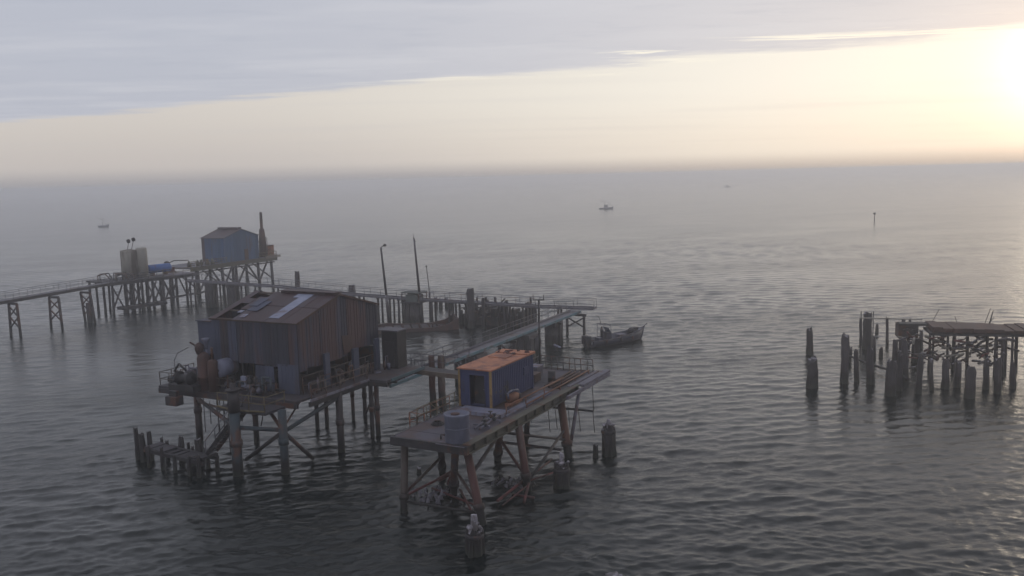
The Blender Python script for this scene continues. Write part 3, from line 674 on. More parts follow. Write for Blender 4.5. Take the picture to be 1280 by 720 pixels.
def big_shed():
    rnd.seed(77)
    W, L_, ze, zr = 9.8, 8.15, 10.0, 11.45
    SH = [M['sheet'], M['sheetblue'], M['sheetrust']]
    t = thing('corrugated_shed', FM(4.9, 4, ZM), 'large weathered corrugated metal shed with a broken rust red roof', 'shed')
    def zroof(a): return ze + (zr - ze) * (1 - abs(a - W / 2) / (W / 2))
    def sheets(mb, axis, c, s0, s1, zb, top, w=.82, out=1, gaps=(), ragged=.12):
        """vertical sheets side by side, each a little out of line, with ribs"""
        n = max(1, round((s1 - s0) / w)); w = (s1 - s0) / n
        for i in range(n):
            u0 = s0 + i * w; u1 = u0 + w - .012; tt = rnd.random(); off = rnd.uniform(0, .05); zb_ = zb(u0) if callable(zb) else zb
            zb_ += rnd.uniform(-ragged, ragged)
            if i in gaps: continue
            mb.cur = rnd.choice((0, 0, 0, 0, 1, 2)) if w < .9 else 0
            k = 5
            for j in range(k):
                x0 = u0 + (u1 - u0) * j / k; x1 = u0 + (u1 - u0) * (j + 1) / k; o = off + (.022 if j % 2 else 0)
                za, zc = top(x0), top(x1)
                if axis == 'b': P = lambda u, z, q: FM(c - out * q, u, z)
                else: P = lambda u, z, q: FM(u, c - out * q, z)
                q0 = [P(x0, zb_, o + .02), P(x1, zb_, o + .02), P(x1, zc, o + .02), P(x0, za, o + .02)]
                q1 = [P(x0, zb_, o), P(x1, zb_, o), P(x1, zc, o), P(x0, za, o)]
                mb.add(q0 + q1, [(0, 1, 2, 3), (7, 6, 5, 4), (0, 4, 5, 1), (1, 5, 6, 2), (2, 6, 7, 3), (3, 7, 4, 0)], tt * .8 + .1)
    eave = lambda u: ze - .03
    m = MB(); sheets(m, 'b', 0, 0, L_, lambda u: 6.9 if u > 2 else 6.75, eave); front = m.build('front_wall', SH, t)
    m = MB(); sheets(m, 'b', -.06, .0, 1.9, ZM + .05, lambda u: 7.0, w=.95, ragged=.02); m.build('lower_panel', M['sheetblue'], t)
    m = MB(); sheets(m, 'b', .05, 2.35, 4.1, ZM + .1, lambda u: 6.75, w=.85, ragged=.05); m.build('lower_panel', SH, t)
    m = MB(); sheets(m, 'a', 0, .02, W, lambda u: 6.55 if u < 5.5 else 6.9, lambda u: zroof(u) - .03); m.build('gable_wall', SH, t)
    m = MB(); sheets(m, 'b', W, 0, L_, 6.5, eave, out=-1); m.build('back_wall', SH, t)
    m = MB(); sheets(m, 'a', L_, .02, W, 6.5, lambda u: zroof(u) - .03, out=-1); m.build('gable_wall', SH, t)
    # frame: posts, wall rails, rafters and purlins (seen through the holes)
    m = MB()
    for a in (.12, 3.3, 6.5, W - .12):
        for b in (.12, 2.8, 5.4, L_ - .12):
            if b in (2.8, 5.4) and a in (3.3, 6.5): continue
            m.beam(FM(a, b, ZM + .0), FM(a, b, zroof(a) - .2), .16)
    for b in (.12, 2.8, 5.4, L_ - .12):
        m.beam(FM(.1, b, ze - .16), FM(W / 2, b, zr - .16), .12, .16); m.beam(FM(W / 2, b, zr - .16), FM(W - .1, b, ze - .16), .12, .16); m.beam(FM(.1, b, ze - .3), FM(W - .1, b, ze - .3), .1, .14)
    m.build('frame', M['dark'], t)
    m = MB()
    for k in (.05, .33, .66, .97):
        for s_ in (0, 1):
            a = W / 2 * k if s_ == 0 else W - W / 2 * k; m.beam(FM(a, 0.0, zroof(a) - .07), FM(a, L_, zroof(a) - .07), .08, .09)
    m.build('purlin', M['rail'], t)
    # roof sheets
    def roof_sheet(mb, b0, b1, s0, s1, side=0, lift=0., tt=None):
        p = []
        for k, b in ((s0, b0), (s0, b1), (s1, b1), (s1, b0)):
            a = (W / 2 * k - .12 * (k < .01)) if side == 0 else (W - W / 2 * k + .12 * (k < .01))
            p.append(FM(a, b, ze + (zr - ze) * k + .02 + lift))
        if side == 0: p = p[::-1]
        mb.plate(p, .03, tt)
    m = MB(); b = -.15
    while b < L_ + .05:
        w = .78; lift = rnd.uniform(0, .03)
        if b < 4.6: roof_sheet(m, b, b + w + .03, 0, .52, 0, lift); roof_sheet(m, b, b + w + .03, .50, 1.0, 0, lift + .031)
        elif b < 5.4: roof_sheet(m, b, b + w, .0, .62, 0, lift); roof_sheet(m, b, b + w, .62, 1., 0, lift)
        elif b < 6.2: roof_sheet(m, b, b + w, .35, .80, 0, lift)
        elif b < 7.2: roof_sheet(m, b, b + w, .55, .72, 0, lift)
        else: roof_sheet(m, b, min(b + w, L_ + .1), .0, 1., 0, lift)
        if not 5.6 < b < 6.9: roof_sheet(m, b, b + w + .03, 0, 1, 1, lift)
        b += w
    roof = m.build('roof', M['roof'], t)
    m = MB(); roof_sheet(m, 2.05, 3.0, .10, .93, 0, .085, .5); roof_sheet(m, 3.0, 3.55, .80, .93, 0, .085, .5); m.build('roof_light', M['skylight'], roof)
    m = MB(); roof_sheet(m, 4.9, 5.9, .28, .62, 0, .10, .3); roof_sheet(m, 5.5, 6.3, .42, .7, 0, .15, .5); m.build('loose_sheet', M['sheetblue'], roof)
    m = MB(); roof_sheet(m, 5.2, 5.7, .06, .16, 0, .10, .6); roof_sheet(m, 6.1, 6.5, .2, .28, 0, .1, .6); m.build('loose_sheet', M['skylight'], roof)
    m = MB(); m.box(FM, (W / 2 - .32, .1, zr - .05), (W / 2 + .32, 5.3, zr + .17), .3); m.box(FM, (W / 2 - .42, .0, zr + .17), (W / 2 + .42, 5.4, zr + .22), .3); m.build('ridge_vent', M['roof'], roof)
    m = MB()
    for k in (0,): m.beam(FM(-.16, -.2, ze + .0), FM(-.16, 8.3, ze), .05, .12)
    m.beam(FM(-.14, -.16, ze + .02), FM(W / 2, -.16, zr + .03), .05, .14); m.beam(FM(W / 2, -.16, zr + .03), FM(W + .1, -.16, ze + .02), .05, .14)
    m.build('trim', M['rustv'], roof)
    # pale columns of the open ground floor on the gable side
    for a in (2.55, 8.9):
        MB().box(FM, (a, -.34, ZM + .01), (a + .55, -.12, 7.35)).build('column', M['sheetblue'], t)
    MB().box(FM, (5.9, -.42, ZM + .01), (6.55, -.2, 7.1)).build('column', M['sheetblue'], t)
    m = MB(); m.box(FM, (W - .1, .3, ZM), (W - .05, L_ - .3, 6.6)); m.box(FM, (.3, L_ - .1, ZM), (W - .3, L_ - .05, 6.6)); m.build('shade_back_sheet', M['dark'], t)  # dark sheets added at the back so the open ground floor looks shaded
    m = MB(); m.plate([FM(4.9, -.1, 8.3), FM(6.2, -.1, 8.15), FM(6.1, -.1, 6.9), FM(5.1, -.1, 6.8)], .03); m.build('rusty_patch', M['rustv'], t)
big_shed()

def machinery():
    rnd.seed(78)
    for i, (a, b, s_, lab) in enumerate(((1.9, 2.9, 1.0, 'dark engine block inside the open ground floor of the big shed'), (5.3, 3.4, 1.3, 'largest dark engine deep inside the open ground floor of the big shed'), (2.6, 5.8, .9, 'dark engine beside the white dome under the big shed'))):
        t = thing('engine', FM(a, b, ZM), lab, 'engine')
        m = MB().box(FM, (a - .9 * s_, b - .5 * s_, ZM + .01), (a + .9 * s_, b + .5 * s_, ZM + .35)); m.build('skid', M['rail'], t)
        m = MB().box(FM, (a - .7 * s_, b - .35 * s_, ZM + .352), (a + .7 * s_, b + .35 * s_, ZM + 1.2 * s_)); m.build('block', M['dark'], t)
        m = MB().lathe(FM(a + .72 * s_, b, ZM + .9 * s_), [(0, .5 * s_), (.12, .5 * s_)], FM.a, n=18); m.build('flywheel', M['rustv'], t)
        m = MB().tube(FM(a, b, ZM + 1.2 * s_), FM(a, b, ZM + 1.9 * s_), .08); m.build('exhaust', M['rustv'], t)
machinery()

def shed_kit():
    rnd.seed(79)
    # narrow dark annex right of the shed
    t = thing('tool_locker', FM(11, -1.0, ZM), 'tall dark boxy locker with a grey lid right of the big shed', 'locker')
    a0, b0 = 9.9, -1.75
    m = MB().box(FM, (a0, b0, ZM + .01), (a0 + 1.3, b0 + 1.5, ZM + 3.05)); m.build('body', M['dark'], t)
    m = MB().box(FM, (a0 - .1, b0 - .1, ZM + 3.052), (a0 + 1.4, b0 + 2.0, ZM + 3.14)); m.build('roof', M['plank'], t)
    m = MB().box(FM, (a0 - .03, b0 + .3, ZM + .1), (a0 - .003, b0 + 1.2, ZM + 2.2)); m.build('door', M['deckdark'], t)
    p = at(486, 462, ZM); m = MB().lathe(p + V((0, 0, .01)), [(0, .13), (.5, .14), (.52, .1)], n=10)
    solo(m, 'bucket', M['white'], 'small pale bucket in front of the dark locker', 'bucket')
    p = at(472, 466, ZM); m = MB().lathe(p + V((0, 0, .01)), [(0, .3), (.06, .3), (.1, .12)], n=12)
    solo(m, 'pipe_flange', M['grey'], 'flat pale flange lying on the deck edge by the shed', 'flange')
    # blue lean-to left
    t = thing('lean_to', FM(2.5, 9.4, ZM), 'narrow dark blue lean-to against the left end of the big shed', 'lean-to')
    m = MB()
    for i in range(3): m.box(FM, (.12, 8.25 + i * .5, 7.3 - i * .2), (.17, 8.76 + i * .5, 9.72))
    m.build('wall', M['sheetblue'], t)
    MB().box(FM, (.171, 9.72, 6.2), (4.8, 9.79, 9.7)).build('side_wall', M['sheetblue'], t)
    m = MB().box(FM, (-.02, 8.27, 9.722), (4.9, 9.85, 9.79)); m.build('roof', M['sheet'], t)
    m = MB().beam(FM(.4, 9.6, ZM), FM(.4, 9.6, 7.2), .14); m.beam(FM(4.6, 9.6, ZM), FM(4.6, 9.6, 6.4), .14); m.build('post', M['dark'], t)
    # rusty vertical vessel
    p = at(257, 487, ZM); t = thing('rusty_vessel', p, 'tall brown rusted upright vessel at the left front of the big shed', 'vessel')
    m = MB().lathe(p + V((0, 0, .01)), [(0, .44), (.1, .48), (.9, .48), (.95, .54), (1.0, .54), (1.05, .48), (2.4, .48), (2.7, .36), (2.85, .2)], n=18, tint=.7); m.build('shell', M['rustv'], t)
    m = MB().lathe(p + V((-.25, 0, 2.7)), [(0, .22), (.4, .34), (.7, .32), (.9, .1)], n=12, tint=.9); m.tube(p + V((-.3, 0, 3.2)), p + V((-.95, .1, 3.6)), .07); m.build('separator_head', M['rustv'], t)
    m = MB().lathe(p + V((.22, .1, 3.1)), [(0, .12), (.4, .14), (.65, .30), (.78, .30), (.8, .05)], n=12, tint=.6); m.tube(p + V((.22, .1, 2.0)), p + V((.22, .1, 3.1)), .08); m.build('funnel', M['white'], t)
    p = at(268, 489, ZM); t = thing('rusty_vessel', p, 'shorter dark brown vessel between the tall brown vessel and the white dome', 'vessel')
    m = MB().lathe(p + V((0, 0, .01)), [(0, .38), (2.2, .38), (2.35, .25), (2.4, .1)], n=14, tint=.2); m.build('shell', M['rustv'], t); m = MB().tube(p + V((0, 0, 2.4)), p + V((0, 0, 3.3)), .09); m.build('pipe', M['dark'], t)
    # white dome tank on a stand: short horizontal drum facing the camera
    p = at(283, 486, ZM - .0) ; c = over(p, 459); t = thing('white_drum', p, 'round chalky white drum end raised on a dark stand before the shed wall', 'drum')
    m = MB().lathe(c - FM.a * .55, [(-.22, .08), (-.18, .38), (-.08, .62), (0, .68), (1.3, .68), (1.4, .5)], FM.a, n=22, tint=.6); m.build('shell', M['white'], t)
    m = MB().lathe(c - FM.a * .80 + V((.05, 0, -.1)), [(0, .12), (.1, .12)], FM.a, n=10); m.tube(c - FM.a * .8 + V((0, 0, -.15)), c - FM.a * .85 + V((0, 0, -.95)), .05); m.build('manway', M['dark'], t)
    m = MB()
    for s_ in (-.5, .5):
        for q in (-.3, .6): m.beam(p + FM.b * s_ + FM.a * q, c + FM.b * s_ + FM.a * q - V((0, 0, .5)), .1)
    m.build('stand', M['dark'], t)
    # white box
    p = at(306, 487, ZM); t = thing('junction_box', p, 'small white electrical box on a post in front of the shed opening', 'electrical box')
    c = over(p, 476); m = MB().box(Frame(c.xy, FM.deg), (-.12, -.24, c.z - .45), (.12, .24, c.z + .35)); m.build('body', M['skylight'], t)
    m = MB().beam(p, c - V((0, 0, .46)), .08); m.build('post', M['grey'], t)
    p = at(319, 490, ZM - .4); m = MB().tube(p, over(p, 452), .045, n=6); solo(m, 'vent_pipe', M['railyellow'], 'thin yellowish upright pipe before the shed opening', 'pipe')
    p = at(285, 500, ZM - .6); 
    t = thing('riser_casing', p, 'thick grey crusted riser standing at the platform front below the white drum', 'riser')
    q = at(298, 594, 0); q.z = 4.5; m = MB().tube(q, q + V((0, 0, 1.5)), .42, .40, n=12); m.lathe(q + V((0, 0, 1.5)), [(0, .5), (.1, .5), (.12, .2), (.5, .18)], n=12); m.build('casing', M['leg'], t)
    # winch and engine on the front left
    p = at(232, 488, ZM); t = thing('winch', p, 'black winch with a bent arm on the left end of the shed platform', 'winch')
    f = Frame(p.xy, FM.deg); m = MB().box(f, (-.5, -1.3, ZM + .01), (.6, 1.2, ZM + .5)); m.build('skid', M['dark'], t)
    m = MB().lathe(f(-.0, -.7, ZM + .95), [(0, .5), (.1, .5), (.1, .3), (1.2, .3), (1.2, .5), (1.3, .5)], FM.b, n=16); m.build('drum', M['dark'], t)
    m = MB().path([f(0, -.9, ZM + 1.0), f(0, -.2, ZM + 1.5), f(0, .5, ZM + 2.0), f(0, 1.0, ZM + 1.4)], .08); m.build('arm', M['dark'], t)
    m = MB().path([f(0, .9, ZM + 1.4), f(0, .95, ZM + 2.2), f(0, .55, ZM + 2.8), f(0, -.6, ZM + 3.3)], .025); m.build('cable', M['dark'], t)
    p = at(216, 492, ZM); f = Frame(p.xy, FM.deg); m = MB().box(f, (-.3, -.6, ZM - .85), (.4, .5, ZM - .19)); m.box(f, (-.1, -.4, ZM - .19), (.2, .3, ZM + .2))
    solo(m, 'slung_box', M['dark'], 'black box slung under the left corner of the shed platform', 'box')
    for i, (x, y, w, h, lab) in enumerate(((338, 492, .5, .9, 'low dark pump on the small landing with the yellow bumper'), (327, 495, .35, .6, 'squat rusty valve block left of the low dark pump'))):
        p = at(x, y, ZM - .41); t = thing('deck_pump', p, lab, 'pump')
        m = MB().lathe(p + V((0, 0, .0)), [(0, w), (.1, w), (.12, w * .6), (h, w * .7), (h + .1, w * .3)], n=12); m.build('casing', M['dark' if i == 0 else 'rustv'], t)
        m = MB().path([p + V((0, 0, h * .7)), p + V((.7, .2, h * .7)), p + V((.8, .3, .05))], .07); m.build('pipe', M['rail'], t)
    # person-like lifebuoy / fan beside the centre column
    p = at(443, 470, ZM); c = over(p, 456); t = thing('gauge_dial', p, 'round white dial on a grey stand beside the gable side columns', 'dial')
    m = MB().lathe(c, [(0, .1), (.02, .36), (.16, .38), (.2, .3)], V((.55, -.8, 0)) * -1, n=18, tint=.6); m.build('dial', M['skylight'], t)
    m = MB().beam(p, c - V((0, 0, .2)), .14); m.build('stand', M['sheetblue'], t)
    p = at(434, 470, ZM); c = over(p, 437); t = thing('exhaust_stack', p, 'rusty red exhaust pipe rising out of the gable side opening', 'exhaust')
    m = MB().tube(p, c, .13, n=10); m.build('pipe', M['rustv'], t); m = MB().lathe(c, [(0, .2), (.5, .2), (.55, .12)], n=10); m.build('cap', M['redlead'], t)
shed_kit()

# ---- the low broken dock and its piles
def low_dock():
    rnd.seed(80)
    P0, P1 = at(190, 556, 1.35), at(263, 570, 1.35); t = thing('broken_dock', (P0 + P1) / 2 * 1, 'low sagging broken dock at the foot of the shed platform stairs', 'dock')
    t.location.z = 0
    n = 9; m = MB(); w = (P1 - P0).cross(V((0, 0, 1))).normalized() * .8
    for i in range(n):
        p = P0.lerp(P1, i / n) + V((0, 0, rnd.uniform(-.1, .1) - .25 * math.sin(i / n * 3.1))); q = P0.lerp(P1, (i + .93) / n) + V((0, 0, rnd.uniform(-.08, .08) - .25 * math.sin((i + 1) / n * 3.1)))
        if i == 3: q = q.lerp(p, .3)
        m.beam(p, q, 1.3 + rnd.uniform(-.2, .1), .16)
    m.build('deck', M['deckdark'], t)
    m = MB()
    for k in (-1, 1): m.beam(P0 + w * k * .8 - V((0, 0, .2)), P1 + w * k * .8 - V((0, 0, .35)), .2, .25)
    m.build('stringer', M['dark'], t)
    for f, h in ((.1, 1.2), (.33, 1.2), (.55, 1.1), (.8, 1.1), (.95, 1.2)):
        for k in (-1, 1): MB().pile(P0.lerp(P1, f) + w * k, h + rnd.uniform(-.1, .5), .13).build('post', M['wood'], t)
low_dock()
for i, (x, yb, yt, w, lab) in enumerate(((173, 575, 534, 5, 'leftmost of the leaning piles at the outer end of the low dock'), (180, 577, 541, 6.5, 'thick squat pile in the middle of the low dock outer end group'), (189, 576, 539, 5.5, 'pile nearest the low dock in the group at its outer end'),
        (204, 570, 546, 4, 'thin stub at the back of the low dock left half'), (229, 576, 545, 6.5, 'pale topped post at the middle of the low dock'), (237, 573, 553, 4, 'thin stub just right of the pale topped dock post'), (250, 582, 548, 9, 'thick dark pile at the stair end of the low dock'))):
    single('wooden_pile', x, yb, yt, w, lab, seed=90 + i, lean=(-.012, 0), group='piles round the low dock')

def deck_clutter():
    rnd.seed(140)
    t = thing('pipework', FM(-.7, 5, ZM), 'dark jumble of pipes, hoses and valves along the front edge of the shed platform', 'pipework')
    for i in range(34):
        b = rnd.uniform(1.5, 11.8); a = rnd.uniform(-1.3, -.25); p = FM(a, b, ZM + .03); h = rnd.uniform(.3, 1.5); q = FM(a + rnd.uniform(-.1, .2), b + rnd.uniform(-1.1, 1.1), ZM + rnd.uniform(.05, .9))
        k = rnd.choice(('dark', 'rustv', 'dark', 'rail', 'grey', 'legteal')); MB().path([p, p + V((0, 0, h)), V((q.x, q.y, p.z + h)), q], rnd.uniform(.03, .09), n=6).build('pipe', M[k], t)
    for i in range(9):
        p = FM(rnd.uniform(-1.2, -.3), rnd.uniform(2, 11.5), ZM + rnd.uniform(.1, .9)); MB().lathe(p, [(0, .08), (.1, .24), (.3, .24), (.4, .1), (.6, .06), (.61, .2), (.65, .2), (.66, .04)], n=10).build('valve', M[rnd.choice(('dark', 'rustv', 'grey'))], t)
    for i in range(8):
        p = FM(rnd.uniform(-1.3, 1), rnd.uniform(2, 11.5), ZM - .2); MB().path([p, p + V((0, 0, -rnd.uniform(.5, 2.6))), p + FM.b * rnd.uniform(-.8, .8) + V((0, 0, -rnd.uniform(2.2, 3.6)))], .04, n=5).build('hanging_hose', M['dark'], t)
    t = thing('pipework', FM(4, -.8, ZM), 'pipes and valves crowded along the gable side catwalk of the big shed', 'pipework')
    for i in range(18):
        a = rnd.uniform(.5, 9.5); p = FM(a, rnd.uniform(-.9, -.4), ZM + .03); h = rnd.uniform(.3, 1.2); q = p + FM.a * rnd.uniform(-1, 1) 
        MB().path([p, p + V((0, 0, h)), q + V((0, 0, h)), q], rnd.uniform(.03, .08), n=6).build('pipe', M[rnd.choice(('dark', 'rustv', 'rail', 'grey'))], t)
deck_clutter()

# ================================================================== WALKWAYS
def fa(P):
    d = V((P[0], P[1], 0)) - FM.o; return d.dot(FM.a), d.dot(FM.b)
def pier(name_parent, fr, a, b, wa, wb, zt, k='concrete', top=.25):
    m = MB(); 
    for sa in (-1, 1):
        for sb in (-1, 0, 1): m.pile(fr(a + sa * wa * .3, b + sb * wb * .33), zt - .3 + rnd.uniform(-.05, .05), min(wa, wb) * .26, n=10, jag=.02)
    o = m.build('pier', M[k], name_parent)
    MB().box(fr, (a - wa / 2, b - wb / 2, zt - .5), (a + wa / 2, b + wb / 2, zt)).build('pier_cap', M[k], o)

def post_bent(t, fr, ends, zt, w, k, x=True):
    """one bent as a part: two posts, cap, X brace"""
    m = MB(); (p, q) = ends
    for e in ends: m.beam(e - V((0, 0, 1.4)), e + V((0, 0, zt)), w)
    d = (q - p).normalized(); m.beam(p - d * .3 + V((0, 0, zt - .15)), q + d * .3 + V((0, 0, zt - .15)), w, .3)
    if x: m.beam(p + V((0, 0, 1.0)), q + V((0, 0, zt - .5)), .17); m.beam(q + V((0, 0, 1.0)), p + V((0, 0, zt - .5)), .17)
    m.build('bent', M[k], t)

def teal_walkway():
    rnd.seed(101)
    z = 3.05; E0, E1 = at(560, 453, z), at(726, 388.5, z); d = (E1 - E0).normalized(); f = Frame(E0.xy, math.degrees(math.atan2(d.y, d.x))); L_ = (E1 - E0).length; A0 = -9.5
    fx = lambda x, y: (at(x, y, 0) - f.o).dot(f.a)
    B0, B1 = 0, 1.5
    t = thing('walkway', f(L_ / 2, .7, 0), 'long narrow teal edged walkway passing behind the blue cabin roof', 'walkway')
    m = MB(); a = A0
    while a < L_: m.box(f, (a, B0 + .1, z - .12), (min(a + 1.9, L_), B1 - .1, z + rnd.uniform(-.01, .01))); a += 1.92
    m.build('deck', M['plank'], t)
    m = MB(); m.box(f, (A0, -.08, z - .24), (L_, .06, z + .02), .7); m.build('edge_beam', M['tealbeam'], t)
    m = MB(); m.box(f, (A0, B1 - .09, z - .34), (L_ + .3, B1 + .06, z + .05), .5); m.build('edge_beam', M['grey'], t)
    for b, r in ((B1 - .25, .08), (B1 - .5, .06)): MB().tube(f(A0, b, z + .1), f(L_ - 1, b, z + .1), r).build('service_pipe', M['grey'], t)
    MB().rail([f(A0, B1, z), f(L_ - 1, B1, z)], step=1.9, rows=(1., .55), r=.035, wob=.07).build('guard_rail', M['railgrey'], t)
    MB().rail([f(A0, B0, z), f(4, B0, z)], step=2.1, rows=(1., .55), r=.032, wob=.06).build('guard_rail', M['railgrey'], t)
    for px_, py_ in ((688, 430), (625, 455), (566, 478)):
        a = fx(px_, py_); post_bent(t, f, (f(a, B0 - .1), f(a, B1 + .2)), z - .35, .26, 'woodfar')
    post_bent(t, f, (f(L_ - .2, B0 - .5), f(L_ - .2, B1 + .3)), z - .36, .26, 'woodfar')
    pier(t, f, fx(713, 431), .8, 2.2, 1.3, z - .37); pier(t, f, fx(654, 446), .7, 2.8, 2.4, z - .37); pier(t, f, fx(586, 474), .7, 2.2, 2.0, z - .37)
    m = MB(); p, q = FM(10.9, -3.0, ZM - .1), f(A0 + .3, .8, z)
    for k in (-.35, .35): m.beam(p + f.b * k, q + f.b * k, .07, .2)
    for i in range(7): c = p.lerp(q, (i + .5) / 7); m.beam(c - f.b * .35, c + f.b * .35, .22, .04)
    m.build('step', M['dark'], t)
teal_walkway()

def link_walkway():
    rnd.seed(102)
    t = thing('walkway', FM(11, -5, 0), 'short dark walkway joining the shed platform to the blue cabin platform', 'walkway')
    p, q = at(512, 459, 4.62), at(590, 468, 4.62); d = (q - p).normalized(); n = V((-d.y, d.x, 0)); L_ = (q - p).length
    f = Frame(p.xy, math.degrees(math.atan2(d.y, d.x)))
    MB().box(f, (-.5, -.6, 4.5), (L_, .7, 4.62)).build('deck', M['deckdark'], t)
    MB().box(f, (-.5, -.72, 4.3), (L_, -.61, 4.66)).build('edge_beam', M['rail'], t)
    MB().rail([f(0, .65, 4.62), f(L_, .65, 4.62)], step=1.0, r=.028, wob=.05).build('guard_rail', M['railgrey'], t)
    for x in (541, 553): 
        b = at(x, 503, 0); MB().pile(b, 4.3, .30, jag=.02).build('pile', M['legred'], t)
    b1, b2 = at(541, 503, 0), at(553, 503, 0); MB().beam(b1 + V((0, 0, 3.9)), b2 + V((0, 0, 1.6)), .14).build('brace', M['legred'], t)
link_walkway()

W2 = [at(744, 384.5, 3.2), at(672, 382, 3.2), at(600, 378, 3.3), at(520, 373, 3.5), at(440, 367, 3.8), at(345, 357, 4.1), at(236, 350, 4.3)]
W2A = sum(((q - p).length for p, q in zip(W2, W2[1:])))
def w2_frac(u):
    s_ = u * W2A
    for p, q in zip(W2, W2[1:]):
        l = (q - p).length
        if s_ <= l: return p.lerp(q, s_ / l), (q - p).normalized()
        s_ -= l
    return W2[-1], (W2[-1] - W2[-2]).normalized()
def long_walkway():
    rnd.seed(103)
    t = thing('walkway', V((W2[3].x, W2[3].y, 0)), 'very long grey walkway on thin posts crossing behind the big shed', 'walkway')
    m = MB(); e = MB(); e2 = MB(); r = MB(); r2 = MB(); s = MB()
    for p, q in zip(W2, W2[1:]):
        d = (q - p).normalized(); n = V((-d.y, d.x, 0)).normalized(); k = max(1, int((q - p).length / 2.4))
        for i in range(k):
            u, v = p.lerp(q, i / k), p.lerp(q, (i + .985) / k); m.beam(u - V((0, 0, .08)), v - V((0, 0, .08)), 1.3, .14 + rnd.uniform(-.02, .02))
        e.beam(p + n * .72 - V((0, 0, .1)), q + n * .72 - V((0, 0, .1)), .12, .26); e2.beam(p - n * .72 - V((0, 0, .1)), q - n * .72 - V((0, 0, .1)), .12, .26)
        r.rail([p + n * .7, q + n * .7], step=2.6, r=.032, wob=.14); r2.rail([p - n * .7, q - n * .7], step=2.6, rows=(1.,), r=.028, wob=.14)
        s.tube(p + n * .3 + V((0, 0, .12)), q + n * .3 + V((0, 0, .12)), .08)
    m.build('deck', M['plank'], t); e.build('edge_beam', M['plank'], t); e2.build('edge_beam', M['plank'], t); r.build('guard_rail', M['railgrey'], t); r2.build('guard_rail', M['railgrey'], t); s.build('service_pipe', M['grey'], t)
    for x, k in ((700, 1), (672, 1), (655, 2), (632, 1), (585, 1), (563, 2), (541, 1), (500, 2), (490, 1), (474, 1), (452, 1), (418, 1), (395, 2), (372, 1), (345, 1), (322, 1), (304, 1), (277, 1), (240, 1)):
        P = w2_at(x); z = P.z; P.z = 0
        for j in range(k):
            c = P + rt * j * .9; mb = MB(); n = FM.a * .5
            for q in (c - n, c + n): mb.pile(q, z - .25, .15, jag=.02)
            mb.beam(c - n * 1.5 + V((0, 0, z - .28)), c + n * 1.5 + V((0, 0, z - .28)), .2, .2); mb.build('bent', M['woodfar'], t)
    for x, w in ((263, 1.7), (291, 1.7)):
        P = w2_at(x); pier(t, Frame(P.xy, FM.deg), 0, 0, 1.3, w, P.z - .25, 'woodfar')

def w2_at(px_):
    """point on the long walkway seen in photo column px_"""
    best = None
    for i in range(400):
        P, _ = w2_frac(i / 400); q = P - V((0, 0, CAM_H)); x = 640 + FPX * q.dot(rt) / q.dot(fw)
        if best is None or abs(x - px_) < best[0]: best = (abs(x - px_), P.copy())
    return best[1]
long_walkway()
for i, (x, yt, w, lab) in enumerate(((365, 339, 6, 'dark pile standing above the long walkway just right of the far blue shed'), (433, 356, 8, 'thick pale topped pile at the long walkway above the shed gable'), (595, 360, 8.5, 'tallest thick dark pile rising out of the sunken wreck by the long walkway'), (611, 372, 5, 'thinner capped pile right of the tallest pile at the wreck'))):
    rnd.seed(110 + i); P = w2_at(x) - FM.a * (1.4 if i > 1 else -1.3); P.z = 0; r = w / FPX * P.xy.length / 2
    m = MB().pile(P, zof(P, yt), r, jag=.15); m.build('wooden_pile', M['woodfar'], None, label=lab, category='pile', origin=P.copy())

# ---- lamp posts at the sunken barge
def lamp_post():
    P = at(487, 405, 0); t = thing('lamp_post', P, 'tall leaning post with a lamp arm, leftmost of the posts at the sunken barge', 'lamp post')
    tp = over(P, 309) + rt * -.75; tp2 = tp
    m = MB().tube(P - V((0, 0, 1)), P.lerp(tp, .38), .26, .20, n=9); m.tube(P.lerp(tp, .38), tp, .17, .13, n=8); m.build('pole', M['woodfar'], t)
    m = MB().path([tp - V((0, 0, .1)), tp + V((.25, 0, .15)), tp + V((.6, 0, .2))], .05); m.build('arm', M['dark'], t)
    m = MB().lathe(tp + V((.55, 0, .1)), [(0, .22), (.12, .28), (.3, .16), (.36, .05)], n=10); m.build('lamp_head', M['dark'], t)
    P = at(528, 405, 0); t = thing('mast', P, 'tallest dark mast with a thin tip standing at the pale green equipment', 'mast')
    tp = over(P, 298) + rt * -.7
    m = MB().tube(P - V((0, 0, 1)), P.lerp(tp, .35), .33, .25, n=9); m.tube(P.lerp(tp, .35), tp, .18, .12, n=8); m.build('pole', M['woodfar'], t)
    m = MB().tube(tp, tp + V((-.1, 0, .75)), .04, .02); m.tube(tp + V((-.1, 0, .1)), tp + V((.2, 0, -.5)), .04); m.build('aerial', M['dark'], t)
    P = at(538, 398, 0); t = thing('mast', P, 'short thin mast right of the tallest dark mast', 'mast')
    m = MB().tube(P - V((0, 0, 1)), over(P, 365), .16, .13); m.tube(over(P, 365), over(P, 332) + rt * -.3, .07, .05); m.build('pole', M['woodfar'], t)
    q = over(P, 334) + rt * -.3; m = MB().lathe(q, [(0, .1), (.2, .12), (.25, .03)], n=7); m.build('cap', M['dark'], t)
lamp_post()

